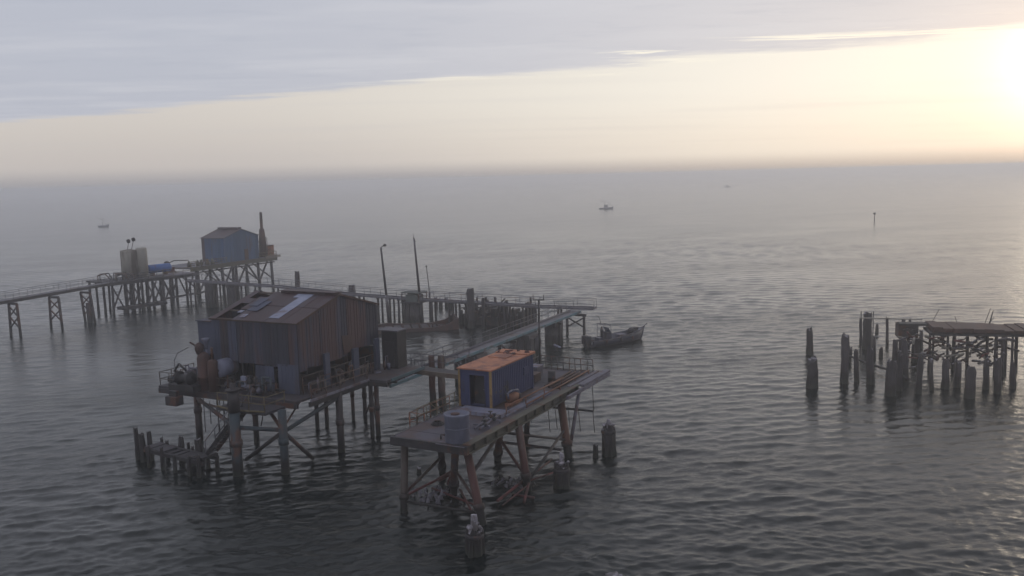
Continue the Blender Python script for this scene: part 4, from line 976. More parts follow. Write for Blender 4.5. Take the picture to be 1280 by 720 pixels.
def green_equipment():
    rnd.seed(120); P = at(519, 404, 0); t = thing('equipment_stand', P, 'pale green boxy equipment on a thick stained pier behind the masts', 'equipment')
    f = Frame(P.xy, FM.deg)
    m = MB()
    for a in (-.45, .45):
        for b in (-.75, 0, .75): m.pile(f(a, b), 2.9, .38, n=10, jag=.03)
    m.build('pier', M['concrete'], t)
    m = MB().box(f, (-1.2, -1.5, 2.95), (1.2, 1.5, 3.15)); m.build('deck', M['deckdark'], t)
    m = MB().box(f, (-.8, -1.0, 3.151), (.8, .9, 4.1)); m.box(f, (-.6, -.5, 4.1), (.6, .7, 4.35)); m.build('cabinet', M['greenish'], t)
    m = MB().box(f, (-1.1, -1.5, 4.36), (1.1, 1.5, 4.46)); m.build('canopy', M['greenish'], t)
    m = MB()
    for a, b in ((-1.0, -1.4), (1.0, -1.4), (1.0, 1.4), (-1.0, 1.4)): m.tube(f(a, b, 3.15), f(a, b, 4.36), .05)
    m.build('canopy_post', M['rail'], t)
    MB().rail([f(1.1, -1.4, 3.15), f(1.1, 1.4, 3.15), f(-1.1, 1.4, 3.15)], step=1., r=.03).build('guard_rail', M['railgrey'], t)
green_equipment()

def sunken_barge():
    rnd.seed(121); p, q = at(470, 414, .4), at(572, 408, .4); d = (q - p).normalized(); n = V((-d.y, d.x, 0)); L_ = (q - p).length
    f = Frame(p.xy, math.degrees(math.atan2(d.y, d.x)))
    t = thing('sunken_barge', f(L_ / 2, 2, 0), 'low rusty red barge hull lying awash at the foot of the masts', 'barge')
    m = MB()
    prof = [(0, .55), (.15, .75), (.4, .5), (.7, .45), (.88, .75), (1.0, 1.5)]
    for (u0, h0), (u1, h1) in zip(prof, prof[1:]):
        for b0, b1 in ((-.12, .12), (4.0, 4.24)):
            vs = [f(u0 * L_, b0, -1), f(u1 * L_, b0, -1), f(u1 * L_, b1, -1), f(u0 * L_, b1, -1), f(u0 * L_, b0, h0), f(u1 * L_, b0, h1), f(u1 * L_, b1, h1), f(u0 * L_, b1, h0)]
            m.add(vs, [(3, 2, 1, 0), (4, 5, 6, 7), (0, 1, 5, 4), (1, 2, 6, 5), (2, 3, 7, 6), (3, 0, 4, 7)], .7)
    m.box(f, (-.1, -.12, -1), (.1, 4.24, .6)); m.box(f, (L_ - .05, -.12, -1), (L_ + .15, 4.24, 1.5), .9); m.build('hull', M['rustv'], t)
    m = MB()
    for i in range(9): m.box(f, (i * L_ / 9 + .15, .14, .1 + rnd.uniform(-.1, .1)), ((i + .9) * L_ / 9, 3.95, .3 + rnd.uniform(-.12, .12)))
    m.build('deck', M['deckdark'], t)
    m = MB()
    for i in range(7): b = f(rnd.uniform(.5, L_ - 1), .3, .3); m.tube(b, b + V((0, 0, rnd.uniform(.4, .9))), .1)
    m.build('bollard', M['rustv'], t)
sunken_barge()

def wreck_platform():
    rnd.seed(122)
    C_ = at(618, 404, 0); f = Frame(C_.xy, FM.deg + 90)       # a here runs to the left in the picture
    t = thing('wrecked_platform', C_, 'dark tangle of collapsed platform timbers between the two walkways', 'wreck')
    m = MB()
    edge = [-5.2 + 9.6 * k / 14 for k in range(15)]
    for u0, u1 in zip(edge, edge[1:]): m.box(f, (u0, -2.0 + rnd.uniform(-.3, .2), -1), (u1 - .02, 1.8, rnd.choice((1.2, 1.6, 1.9, 2.1)) * rnd.uniform(.85, 1.1) * (1 if u0 < 2.5 else .6)))
    m.build('deck', M['dark'], t)
    for i in range(26):
        a, b = rnd.uniform(-5.2, 4.6), rnd.uniform(-2.4, 2.2); h = rnd.choice((1.8, 2.2, 2.5, 2.9, 3.3)) * rnd.uniform(.8, 1.15)
        MB().pile(f(a, b), h, rnd.uniform(.13, .3), (rnd.uniform(-.06, .06), rnd.uniform(-.05, .05)), jag=.2).build('pile', M['dark' if i % 3 else 'woodfar'], t)
    for i in range(20):
        a, b = rnd.uniform(-5, 4.5), rnd.uniform(-2.5, 2); p = f(a, b, rnd.uniform(.3, 2.6)); q = p + V((rnd.uniform(-2.5, 2.5), rnd.uniform(-1, 1), rnd.uniform(-1.3, 1.5)))
        q.z = max(q.z, .1); MB().beam(p, q, rnd.uniform(.1, .25)).build('beam', M['dark'], t)
wreck_platform()
for i, (x, yb, yt, w, lab) in enumerate(((545, 384, 371, 4, 'leftmost of the small far piles beyond the long walkway, right of the masts'), (551, 385, 373, 5, 'second from the left of the small far piles beyond the long walkway'), (558, 384, 372, 4.5, 'third from the left of the small far piles beyond the long walkway'), (563, 386, 374, 5, 'rightmost of the small far piles beyond the long walkway'))):
    single('wooden_pile', x, yb, yt, w, lab, 'woodfar', 'small far piles beyond the long walkway', seed=125 + i)

def left_walkway():
    rnd.seed(130); z = 5.0
    t = thing('walkway', FM(30, 78, 0), 'narrow walkway on braced timber legs leaving the white tank platform at the far left', 'walkway')
    P0, P1 = at(0, 376, z), at(136, 353, z); P0 = P1.lerp(P0, 1.5)
    d = (P1 - P0).normalized(); n = V((-d.y, d.x, 0)); L_ = (P1 - P0).length; f = Frame(P0.xy, math.degrees(math.atan2(d.y, d.x)))
    m = MB(); k = int(L_ / 2.2)
    for i in range(k): m.box(f, (i * L_ / k, -.65, z - .14 + rnd.uniform(-.02, .02)), ((i + .98) * L_ / k, .65, z + rnd.uniform(-.01, .01)))
    m.build('deck', M['plank'], t)
    for s_ in (-.73, .73): MB().box(f, (0, s_ - .08, z - .42), (L_, s_ + .08, z - .0)).build('edge_beam', M['dark'], t)
    for s_ in (-.72, .72): MB().rail([f(0, s_, z), f(L_, s_, z)], step=2.4, r=.028, wob=.08).build('guard_rail', M['railgrey'], t)
    for (x0, x1, yb, nx) in ((64, 78, 411, 2), (107, 119, 404, 1), (14, 26, 421, 1), (-40, -26, 433, 1)):
        p = at(x0, yb - 1, 0); q = at(x1, yb, 0); m = MB()
        zc = z - .45; pt, qt = p.lerp(q, .08), p.lerp(q, .9)
        if x0 == 107: pt, qt = p.lerp(q, -.25) , p.lerp(q, .72)
        pt = V((pt.x, pt.y, zc)); qt = V((qt.x, qt.y, zc))
        for u, v in ((p, pt), (q, qt)): m.beam(u - (v - u) * .3, v, .26)
        m.beam(pt, qt, .26, .3)
        m.beam(p.lerp(pt, .25), q.lerp(qt, .6), .15); m.beam(q.lerp(qt, .25), p.lerp(pt, .6), .15); m.beam(p.lerp(pt, .6), q.lerp(qt, .92), .13); m.beam(q.lerp(qt, .6), p.lerp(pt, .92), .13)
        if x0 == 107:
            for g in (.35, .5, .62): c = p.lerp(q, g); m.beam(c - V((0, 0, 1.3)), V((c.x, c.y, 3.0)), .3)
        m.build('bent', M['leg'], t)
left_walkway()

def tank_platform():
    rnd.seed(131); z = 5.0
    A = at(137, 353, z); B = at(242, 341, z); d = (B - A).normalized(); f = Frame(A.xy, math.degrees(math.atan2(d.y, d.x))); L_ = (B - A).length
    t = thing('timber_platform', f(L_ / 2, 2, 0), 'cluttered timber platform on crowded dark legs under the white tanks', 'platform')
    MB().box(f, (-.5, -.8, z - .25), (9.5, 6.5, z)).build('deck', M['deckdark'], t)
    MB().box(f, (9.51, .2, z - .24), (L_ + .5, 4.0, z - .01)).build('deck', M['plank'], t)
    MB().box(f, (-.5, -.95, z - .5), (L_ + .5, -.81, z - .1)).build('edge_beam', M['dark'], t)
    # thicket of legs
    for a in (0, 2.1, 3.4, 5.9, 7.0, 8.9):
        for b in (-.6, 1.8, 4.2, 6.2):
            if rnd.random() < .15: continue
            MB().pile(f(a + rnd.uniform(-.2, .2), b), z - .3, .2, (rnd.uniform(-.02, .02), 0), jag=.02).build('leg', M['wood'], t)
        MB().beam(f(a, -.6, .8), f(a + 1.7, -.6, z - .6), .2).build('brace', M['wood'], t)
        MB().beam(f(a + 1.7, -.6, .8), f(a, -.6, z - .6), .18).build('brace', M['wood'], t)
    for a in (10.8, 13.8, 17.0, 20.0):
        if a > L_: break
        for b in (.5, 3.6): MB().pile(f(a, b), z - .3, .2, jag=.02).build('leg', M['wood'], t)
        MB().beam(f(a - 1.4, .5, z - .5), f(a, .5, 1.2), .18).build('brace', M['wood'], t); MB().beam(f(a + 1.4, .5, z - .5), f(a, .5, 1.2), .18).build('brace', M['wood'], t)
    MB().box(f, (1.0, -1.8, .5), (8.6, .2, .95)).build('lower_landing', M['dark'], t)
    for a in (1.4, 4.5, 8.2): MB().pile(f(a, -1.6), .8, .28, jag=.05).build('landing_post', M['wood'], t)
    MB().beam(f(9, 0, 1.2), f(L_ + 4, 1.5, 1.3), .3, .3).build('waling', M['dark'], t)
    MB().rail([f(-.4, -.7, z), f(9, -.7, z)], step=1.3, rows=(1., .66, .33), r=.04, wob=.1).build('guard_rail', M['railgrey'], t)
    MB().rail([f(9.5, .3, z), f(L_, .3, z)], step=1.8, r=.04, wob=.1).build('guard_rail', M['railyellow'], t)
    # tanks
    c = at(170, 348, z) + f.b * 1.6; w = 1.35
    s_ = thing('storage_tank', c, 'broad stained white tank at the far left platform', 'tank')
    zt = zof(c, 314); m = MB().lathe(c, [(0, w), (zt - z, w), (zt - z + .15, w * .97), (zt - z + .3, w * .3)], n=24, tint=.6); m.build('shell', M['whitefar'], s_)
    m = MB()
    for k in range(10): m.beam(c + f.a * -.5 + f.b * -1.3 + V((0, 0, .4 * k + .2)), c + f.a * -.1 + f.b * -1.4 + V((0, 0, .4 * k + .2)), .05)
    m.build('ladder', M['rail'], s_)
    c2 = at(184.5, 347, z) + f.b * 1.3; s_ = thing('storage_tank', c2, 'narrower olive stained tank touching the right side of the broad white tank', 'tank')
    zt = zof(c2, 311); m = MB().lathe(c2, [(0, .88), (zt - z, .88), (zt - z + .2, .7), (zt - z + .25, .2)], n=18, tint=.3); m.build('shell', M['whitefar'], s_)
    # wind instruments on top
    for i, (x, y, sx, lab) in enumerate(((171, 302, -.3, 'left dark fan shaped fitting on a stalk above the white tank'), (177, 300, .35, 'right dark fan shaped fitting on a stalk above the white tank'))):
        b = over(c, 314) + V((sx + .1, 0, .1)); h = over(c, y) + rt * sx * 1.3 + rt * .5; s_ = thing('vane', b, lab, 'vane')
        MB().tube(b, h, .05).build('stalk', M['dark'], s_); MB().lathe(h - rt * .3, [(0, .1), (.12, .34), (.45, .34), (.6, .08)], V((1, 0, .25)), n=10).build('head', M['dark'], s_)
    c = at(202, 344, z) + f.b * .8; s_ = thing('blue_tank', c, 'small bright blue tank lying on its side right of the white tanks', 'tank')
    MB().lathe(c - f.a * 1.9 + V((0, 0, 1.15)), [(-.2, .2), (0, .62), (.1, .72), (3.9, .72), (4.0, .62), (4.2, .2)], f.a, n=18, tint=.6).build('shell', M['tankblue'], s_)
    m = MB()
    for k in (-1.2, 1.2): m.box(Frame(c.xy, f.deg), (k - .15, -.6, z + .01), (k + .15, .6, z + .55))
    m.build('cradle', M['rail'], s_)
    c = at(214, 341, z) + f.b * .8; s_ = thing('pump_set', c, 'small dark and red pump at the right end of the bright blue tank', 'pump')
    m = MB().box(Frame(c.xy, f.deg), (-.6, -.5, z + .01), (.9, .5, z + .9)); m.build('base', M['redlead'], s_)
    m = MB().lathe(c + V((-.2, 0, .9)), [(0, .3), (.6, .35), (.9, .5), (1.1, .2)], n=10); m.path([c + V((0, 0, 1.6)), c + f.a * 1.2 + V((0, 0, 2.0)), c + f.a * 4 + V((0, 0, 1.8))], .08); m.build('head', M['dark'], s_)
    # pipe clutter left of the tanks
    s_ = thing('pipe_rack', f(2, 1, z), 'dark clutter of pipes and valves left of the broad white tank', 'pipework')
    for i in range(10):
        p = f(rnd.uniform(-.2, 3.5), rnd.uniform(0, 4), z + .05); MB().path([p, p + V((0, 0, rnd.uniform(.5, 1.3))), p + f.a * rnd.uniform(.8, 1.8) + V((0, 0, 1.0)), p + f.a * 2 + V((0, 0, .05))], .09).build('pipe', M['rail' if i % 2 else 'dark'], s_)
    return f, L_
tank_platform()

def far_shed_platform():
    rnd.seed(132); z = 5.4
    o = FM(67, 78.6) - rt * 1.75; o.z = 0
    f = Frame(o.xy, FM.deg)
    t = thing('steel_platform', f(11, 3, 0), 'far steel platform on braced legs that carries the faded blue shed', 'platform')
    Lp = 21.5
    MB().box(f, (-1.0, -.4, z - .3), (Lp, 7.6, z)).build('deck', M['plank'], t)
    MB().box(f, (-1.0, -.56, z - .75), (Lp, -.41, z + .05)).build('edge_beam', M['olive'], t)
    MB().box(f, (Lp - 3.4, -.72, z - .2), (Lp + .8, -.57, z + .35)).build('edge_beam', M['whitefar'], t)
    for a in (1.5, 7.5, 11, 17.0, 20.8):
        for b in (.3, 7.0): MB().tube(f(a, b, -1.5), f(a - .2, b, z - .3), .3, .26, n=10).build('leg', M['woodfar'], t)
        MB().beam(f(a, .3, 1.0), f(a, 7, z - .6), .2).build('brace', M['woodfar'], t)
    for a0, a1 in ((1.5, 4.5), (7.5, 4.5), (7.5, 10), (17, 13.8), (11, 13.8), (17, 19.5)):
        MB().beam(f(a0, .3, .8), f(a1, .3, z - .7), .26).build('brace', M['woodfar'], t)
    MB().beam(f(0, .2, z - 1.1), f(Lp, .2, z - 1.1), .22).build('lower_beam', M['woodfar'], t)
    MB().rail([f(-.8, -.4, z), f(8, -.4, z)], step=1.2, rows=(1., .66, .33), r=.045, wob=.1).build('guard_rail', M['railyellow'], t)
    MB().rail([f(16.5, -.4, z), f(Lp, -.4, z), f(Lp, 7.4, z)], step=1.6, r=.045, wob=.1).build('guard_rail', M['railyellow'], t)
    for i in range(7):
        a = rnd.uniform(-.5, 6); MB().lathe(f(a, rnd.uniform(.3, 1.2), z + .01), [(0, .3), (.5, .35), (.8, .2), (1.1, .1)], n=9).build('wellhead', M['greenish' if i % 2 else 'olive'], t)
    # the shed
    s_ = thing('blue_shed', f(12, 3.6, z), 'faded blue metal shed with a rusty gable roof on the far platform', 'shed')
    a0, a1, b0, b1 = 8.2, 17.4, .35, 6.0
    W, ze = a1 - a0, zof(f(a0, b0), 298); zr = ze + 1.45; am = (a0 + a1) / 2
    m = MB()
    for i in range(7):
        w = (b1 - b0) / 7; m.box(f, (a0 - rnd.uniform(0, .04), b0 + i * w, z + .02), (a0 + .06, b0 + (i + 1) * w - .01, ze))
    m.build('wall', M['shedblue'], s_)
    MB().box(f, (a1 - .06, b0, z), (a1, b1, ze)).build('wall', M['shedblue'], s_)
    for bb, out in ((b0, -1), (b1, 1)):
        m = MB(); n = 11
        for i in range(n):
            u0 = a0 + W * i / n; u1 = a0 + W * (i + 1) / n - .01; zz = [ze + (zr - ze) * (1 - abs(u - am) / (W / 2)) for u in (u0, u1)]; q = rnd.uniform(0, .04)
            if out < 0: pts = [f(u0, bb - q, z + .02), f(u1, bb - q, z + .02), f(u1, bb - q, zz[1]), f(u0, bb - q, zz[0])]
            else: pts = [f(u1, bb + q, z + .02), f(u0, bb + q, z + .02), f(u0, bb + q, zz[0]), f(u1, bb + q, zz[1])]
            m.plate(pts, .05)
        m.build('gable_wall', M['shedblue'], s_)
    m = MB(); n = 6
    for i in range(n):
        w = (b1 - b0 + .4) / n; u = b0 - .2 + i * w; l = rnd.uniform(.0, .03)
        m.plate([f(a0 - .2, u, ze - .02 + l), f(a0 - .2, u + w, ze - .02 + l), f(am, u + w, zr + .04 + l), f(am, u, zr + .04 + l)][::-1], .05)
        m.plate([f(a1 + .2, u + w, ze - .02 + l), f(a1 + .2, u, ze - .02 + l), f(am, u, zr + .04 + l), f(am, u + w, zr + .04 + l)][::-1], .05)
    r = m.build('roof', M['roof'], s_)
    MB().box(f, (am - .5, b0 + .3, zr + .0), (am + .5, b1 - .2, zr + .34)).build('ridge_vent', M['roof'], r)
    MB().box(f, (a0 + 5.2, b0 - .10, z + .02), (a0 + 6.2, b0 - .06, z + 2.1)).build('door', M['rustv'], s_)
    # rusty stack and box at the right end
    c = at(333.5, 321, z) + f.b * .9; s_ = thing('flue_stack', c, 'tall rusty stepped chimney stack right of the far blue shed', 'stack')
    z1, z2 = zof(c, 286), zof(c, 265)
    m = MB().lathe(c, [(0, .75), (z1 - z - 2.2, .7), (z1 - z, .48), (z1 - z + .02, .3), (z2 - z - .4, .27), (z2 - z - .05, .24), (z2 - z, .1)], n=14, tint=.4); m.build('shell', M['rustv'], s_)
    m = MB().tube(c + rt * .9, c + rt * .9 + V((0, 0, 3.8)), .07); m.tube(c + rt * .9 + V((0, 0, 3.8)), c + rt * .3 + V((0, 0, 3.9)), .06); m.build('side_pipe', M['rail'], s_)
    m = MB().tube(c + V((0, 0, 3.0)), c - rt * 1.2 + V((0, 0, 3.0)), .16); m.build('duct', M['rustv'], s_)
    c = at(340, 320, z) + f.b * .8; s_ = thing('rusty_heater', c, 'orange brown rusted box at the foot of the far chimney stack', 'heater')
    ff = Frame(c.xy, f.deg); MB().box(ff, (-.8, -.6, z + .01), (.9, .6, z + 2.1)).build('casing', M['orange'], s_); MB().box(ff, (-.9, -.7, z + 2.11), (1.0, .7, z + 2.2)).build('lid', M['rustv'], s_)
far_shed_platform()

# ================================================================== RUINED PIER ON THE RIGHT
G = 'loose piles of the ruined pier'
ruin = [(1013, 444, 408, 9, 'notched pile standing just behind the stout leftmost pile of the ruined pier'), (1015.5, 484, 447, 15, 'stout leftmost pile of the ruined pier with a torn top'),
    (1055, 479, 417, 10, 'tall broad headed pile, second from the left of the ruined pier front'), (1062, 453, 433, 5, 'small stub touching the tall broad headed pile'),
    (1071, 477, 438, 7, 'thin front pile right of the broad headed pile'), (1088, 480, 432, 9, 'ragged front pile below the tall square pile'), (1084, 436, 391, 11, 'tall square thick pile with a nail on its top'),
    (1076, 430, 397, 4, 'slim pile against the left of the tall square pile'), (1096, 416, 404, 4, 'short distant stub right of the tall square pile'), (1093, 450, 418, 4, 'slim leaning pile right of the ragged front pile'),
    (1109, 434, 396, 4, 'straight slim pile midway between the square pile and the deck wreck'), (1101, 447, 434, 5, 'tiny black stub in open water inside the ruined pier'), (1113, 494, 449, 13, 'thick front pile with pale pointed top, biggest in the ruined pier middle'),
    (1124, 488, 441, 8, 'flat pale capped pile right of the thick pointed pile'), (1131, 472, 424, 8, 'crooked pile behind the flat pale capped pile'), (1148, 492, 442, 8, 'reddish pile in front of the tangle'),
    (1127, 440, 397, 4.5, 'slim pile at the left corner of the small deck stub'), (1135, 438, 398, 4, 'second slim pile at the small deck stub'), (1165, 488, 447, 5, 'dark pile below the tangle, left of a pair'), (1181, 486, 448, 8, 'broad dark pile below the middle of the tangle'),
    (1196, 484, 449, 8, 'reddish broad pile below the right of the tangle'), (1212, 498, 456, 11, 'thick front pile below the right part of the brown slab'), (1151, 436, 412, 5, 'short crooked stub at the left end of the tangle'), (1141, 452, 428, 4, 'thin pile just behind the reddish front pile'),
    (1232, 486, 450, 8, 'plain pile right of the thick front pile at the ruin'), (1247, 492, 446, 9, 'taller pile second from the far right of the ruin'), (1266, 485, 452, 7, 'rightmost pile of the ruined pier')]
for i, (x, yb, yt, w, lab) in enumerate(ruin):
    single('ruined_pile', x, yb, yt, w * .86, lab, 'woodfar', G, lean=(rnd.uniform(-.05, .05), rnd.uniform(-.03, .03)), seed=200 + i, jag=.5)
rnd.seed(240)
def ruin_deck():
    z = 4.5; p, q = at(1167, 412, z), at(1350, 415, z); d = (q - p).normalized(); f = Frame(p.xy, math.degrees(math.atan2(d.y, d.x))); L_ = (q - p).length
    t = thing('ruined_deck', f(L_ / 2, 1, 0), 'brown slab of ruined pier deck over a tangle of broken timbers at the right', 'ruin')
    m = MB()
    for i in range(14):
        m.box(f, (i * L_ / 14 + .02, rnd.uniform(-.35, .35), z - .26 + rnd.uniform(-.05, .05)), ((i + 1) * L_ / 14, 4.0, z + .08 + rnd.uniform(-.14, .12)))
    m.build('deck', M['rustv'], t)
    m = MB().box(f, (-2.6, 2.6, z - .1), (.1, 3.8, z + .1)); m.box(f, (-.2, .1, z - .6), (L_, 3.8, z - .37)); m.build('deck_beam', M['dark'], t)
    for i in range(20):
        MB().pile(f(rnd.uniform(0, L_), rnd.uniform(.2, 3.8)), z - .5, rnd.uniform(.09, .17), (rnd.uniform(-.03, .03), 0), jag=.02).build('pile', M['woodfar'], t)
    for i in range(100):
        p_ = f(rnd.uniform(-1.9, L_ * .5), rnd.uniform(-1.0, 3.5), rnd.uniform(1.0, z - .5)); q_ = p_ + d * rnd.uniform(-1.9, 1.9) + V((0, rnd.uniform(-.8, .8), rnd.uniform(-.8, .8))); q_.z = max(.05, min(q_.z, z - .6))
        MB().path([p_, p_.lerp(q_, .5) + V((0, 0, rnd.uniform(-.3, .3))), q_], rnd.uniform(.05, .14), n=5).build('broken_timber', M[rnd.choice(('wood', 'rustv', 'woodfar', 'redlead', 'whitefar', 'woodfar'))], t)
    for i in range(6):
        a = rnd.uniform(.5, L_ * .55); b = f(a, 3.5, z + .1); MB().tube(b, b + V((rnd.uniform(-.4, .9), 0, rnd.uniform(.5, 1.5))), .03).build('bent_rod', M['dark'], t)
    # small stub of deck further left
    z2 = 4.0; c = at(1134, 404, z2); g = Frame(c.xy, f.deg); t2 = thing('ruined_deck', V((c.x, c.y, 0)), 'small dark deck stub on thick legs left of the brown slab', 'ruin')
    MB().box(g, (-.9, -.5, z2 - 1.5), (1.0, 1.4, z2 - .1)).build('deck', M['dark'], t2)
    m = MB().tube(g(-4.6, .5, z2 + .4), g(1.5, .4, z2 + .35), .07); m.build('rail', M['whitefar'], t2)
    for a, b in ((-1.1, -.3), (.9, -.3), (-.3, 1.2), (1.0, 1.3)): MB().pile(g(a, b), z2 - 1.7, .28, jag=.02).build('leg', M['woodfar'], t2)
    for a in (-4.4, -3.2): MB().tube(g(a, .5, -1), g(a, .5, z2 + 1.1), .05).build('rod', M['dark'], t2)
ruin_deck()
p, q = at(1062, 445, .7), at(1118, 464, .5)
m = MB().path([p, p.lerp(q, .35) - V((0, 0, .12)), p.lerp(q, .7) - V((0, 0, .1)), q, q + (q - p).normalized() * 2.0 - V((0, 0, .3))], .12)
solo(m, 'fallen_log', M['dark'], 'long dark log slung low between the front piles of the ruined pier', 'log')
p = at(1124, 441, 0)

# ================================================================== BOATS
def hull_mesh(mb, P, ang, L_, B, zs, zb, tint=.5, n=16, fl=.72):
    """open hull lofted from sections: sheer rises to the bow"""
    f = Frame(P, ang); secs = []
    for i in range(n + 1):
        u = i / n; w = B / 2 * (min(1, .82 + u * .6) if u < .3 else (1 - ((u - .3) / .7) ** 2.6)) ; w = max(w, .02)
        sh = zs + (zb - zs) * u ** 2.2; a = u * L_; k = -.35 + .0 * u; rake = .95 * max(0, u - .8) / .2
        secs.append([(a - rake * 1.0, 0, k), (a - rake * .6, w * fl * .75, k * .35), (a - rake * .3, w * .93, sh * .45), (a, w, sh), (a - .02, w - min(.1, w * .5), sh), (a - rake * .35 - .03, max(w * .86 - .05, 0.005), .38 + .25 * u ** 2)])
    vs = []; m = len(secs[0])
    for s in secs:
        for (a, b, z) in s: vs.append(f(a, b, z))
        for (a, b, z) in s: vs.append(f(a, -b, z))
    fs = []
    for i in range(n):
        for j in range(m - 1):
            A_ = i * 2 * m + j; B_ = (i + 1) * 2 * m + j
            fs.append((A_, A_ + 1, B_ + 1, B_)); fs.append((A_ + m + 1, A_ + m, B_ + m, B_ + m + 1))
        A_ = i * 2 * m + m - 1; B_ = (i + 1) * 2 * m + m - 1; fs.append((A_, A_ + m, B_ + m, B_))     # floor
    fs.append(tuple([j for j in range(m)] + [m + j for j in range(m - 1, 0, -1)]))
    fs.append(tuple([n * 2 * m + j for j in range(m)][::-1] + [n * 2 * m + m + j for j in range(1, m)]))
    mb.add(vs, fs, tint, True); return f

def work_boat():
    rnd.seed(300)
    p, q = at(742, 435.5, 0), at(806, 425, 0); d = q - p; ang = math.degrees(math.atan2(d.y, d.x)); L_ = d.length + .9
    t = thing('work_boat', (p + q) / 2, 'grey blue open motor boat with a raised bow lying beside the walkway end', 'boat')
    p = p + Frame(p.xy, ang).b * 1.0
    m = MB(); f = hull_mesh(m, p.xy, ang, L_, 2.5, .8, 1.45); hull = m.build('hull', M['boathull'], t)
    m = MB()
    for s_ in (-1, 1): m.path([f(L_ * u, s_ * (2.5 / 2 * ((.9 + u * .3) if u < .3 else (1 - ((u - .3) / .7) ** 2.6)) + .02), .8 + .65 * u ** 2.2 - .05) for u in (.02, .15, .3, .45, .6, .7, .8, .88, .94)], .05, tint=.9)
    m.build('rub_rail', M['boatdark'], hull)
    m = MB()                                        # foredeck
    pts = [f(L_ * .74, -.85, 1.08), f(L_ * .86, -.55, 1.2), f(L_ * .95, -.15, 1.33), f(L_ * .95, .15, 1.33), f(L_ * .86, .55, 1.2), f(L_ * .74, .85, 1.08)]
    m.plate(pts, .05); m.build('foredeck', M['boathull'], t)
    m = MB().lathe(f(L_ * .72, -.3, 1.0), [(0, .35), (.3, .42), (.5, .3), (.55, .1)], n=9); m.box(f, (L_ * .76, -.2, 1.1), (L_ * .86, .4, 1.5)); m.build('gear_bag', M['boatdark'], t)
    m = MB().path([f(L_ * .96, 0, 1.4), f(L_ + .4, 0, 1.8)], .06); m.build('bow_roller', M['grey'], t)
    m = MB().box(f, (L_ * .27, -.5, .45), (L_ * .27 + .75, .5, 1.5)); m.box(f, (L_ * .27 - 1.0, -.45, .45), (L_ * .27 - .55, .45, .95)); c = m.build('console', M['boathull'], t)
    m = MB().plate([f(L_ * .27 + .65, -.5, 1.5), f(L_ * .27 + .65, .5, 1.5), f(L_ * .27 + .35, .45, 2.05), f(L_ * .27 + .35, -.45, 2.05)], .03); m.build('windscreen', M['glass'], c)
    m = MB()
    for s_ in (-.55, .55): m.path([f(L_ * .27 + .7, s_, .5), f(L_ * .27 + .6, s_, 2.4), f(L_ * .27 - .5, s_, 2.5), f(L_ * .27 - .6, s_, .5)], .035)
    m.tube(f(L_ * .27 + .6, -.55, 2.4), f(L_ * .27 + .6, .55, 2.4), .035); m.tube(f(L_ * .27 - .5, -.55, 2.5), f(L_ * .27 - .5, .55, 2.5), .035); m.build('grab_frame', M['grey'], t)
    m = MB().path([f(L_ * .27, .5, 2.45), f(L_ * .27 - .3, .5, 3.3), f(L_ * .27 - .75, .5, 3.5)], .03); m.build('aerial', M['dark'], t)
    for s_ in (-.35, .35):
        m = MB().box(f, (-.55, s_ - .2, .35), (.05, s_ + .2, 1.35)); m.box(f, (-.38, s_ - .07, -.6), (-.15, s_ + .07, .35)); m.build('outboard_motor', M['boatdark'], t)
    m = MB().box(f, (L_ * .5, -.6, .5), (L_ * .5 + .9, .3, .95)); m.box(f, (L_ * .5 - .04, -.64, .951), (L_ * .5 + .94, .34, 1.0)); m.build('locker', M['grey'], t)
    m = MB().path([f(.3 + .5 * k, .75 + .12 * math.sin(k * 2.), .5 + .05 * math.sin(k)) for k in range(8)], .05); m.build('rope', M['rail'], t)
    for u in (.2, .45, .65): c = f(L_ * u, -1.32, .35); MB().lathe(c, [(0, .05), (.05, .12), (.45, .12), (.5, .04)], n=9).build('fender', M['boatdark'], t)
    return f, L_
BF, BL = work_boat()

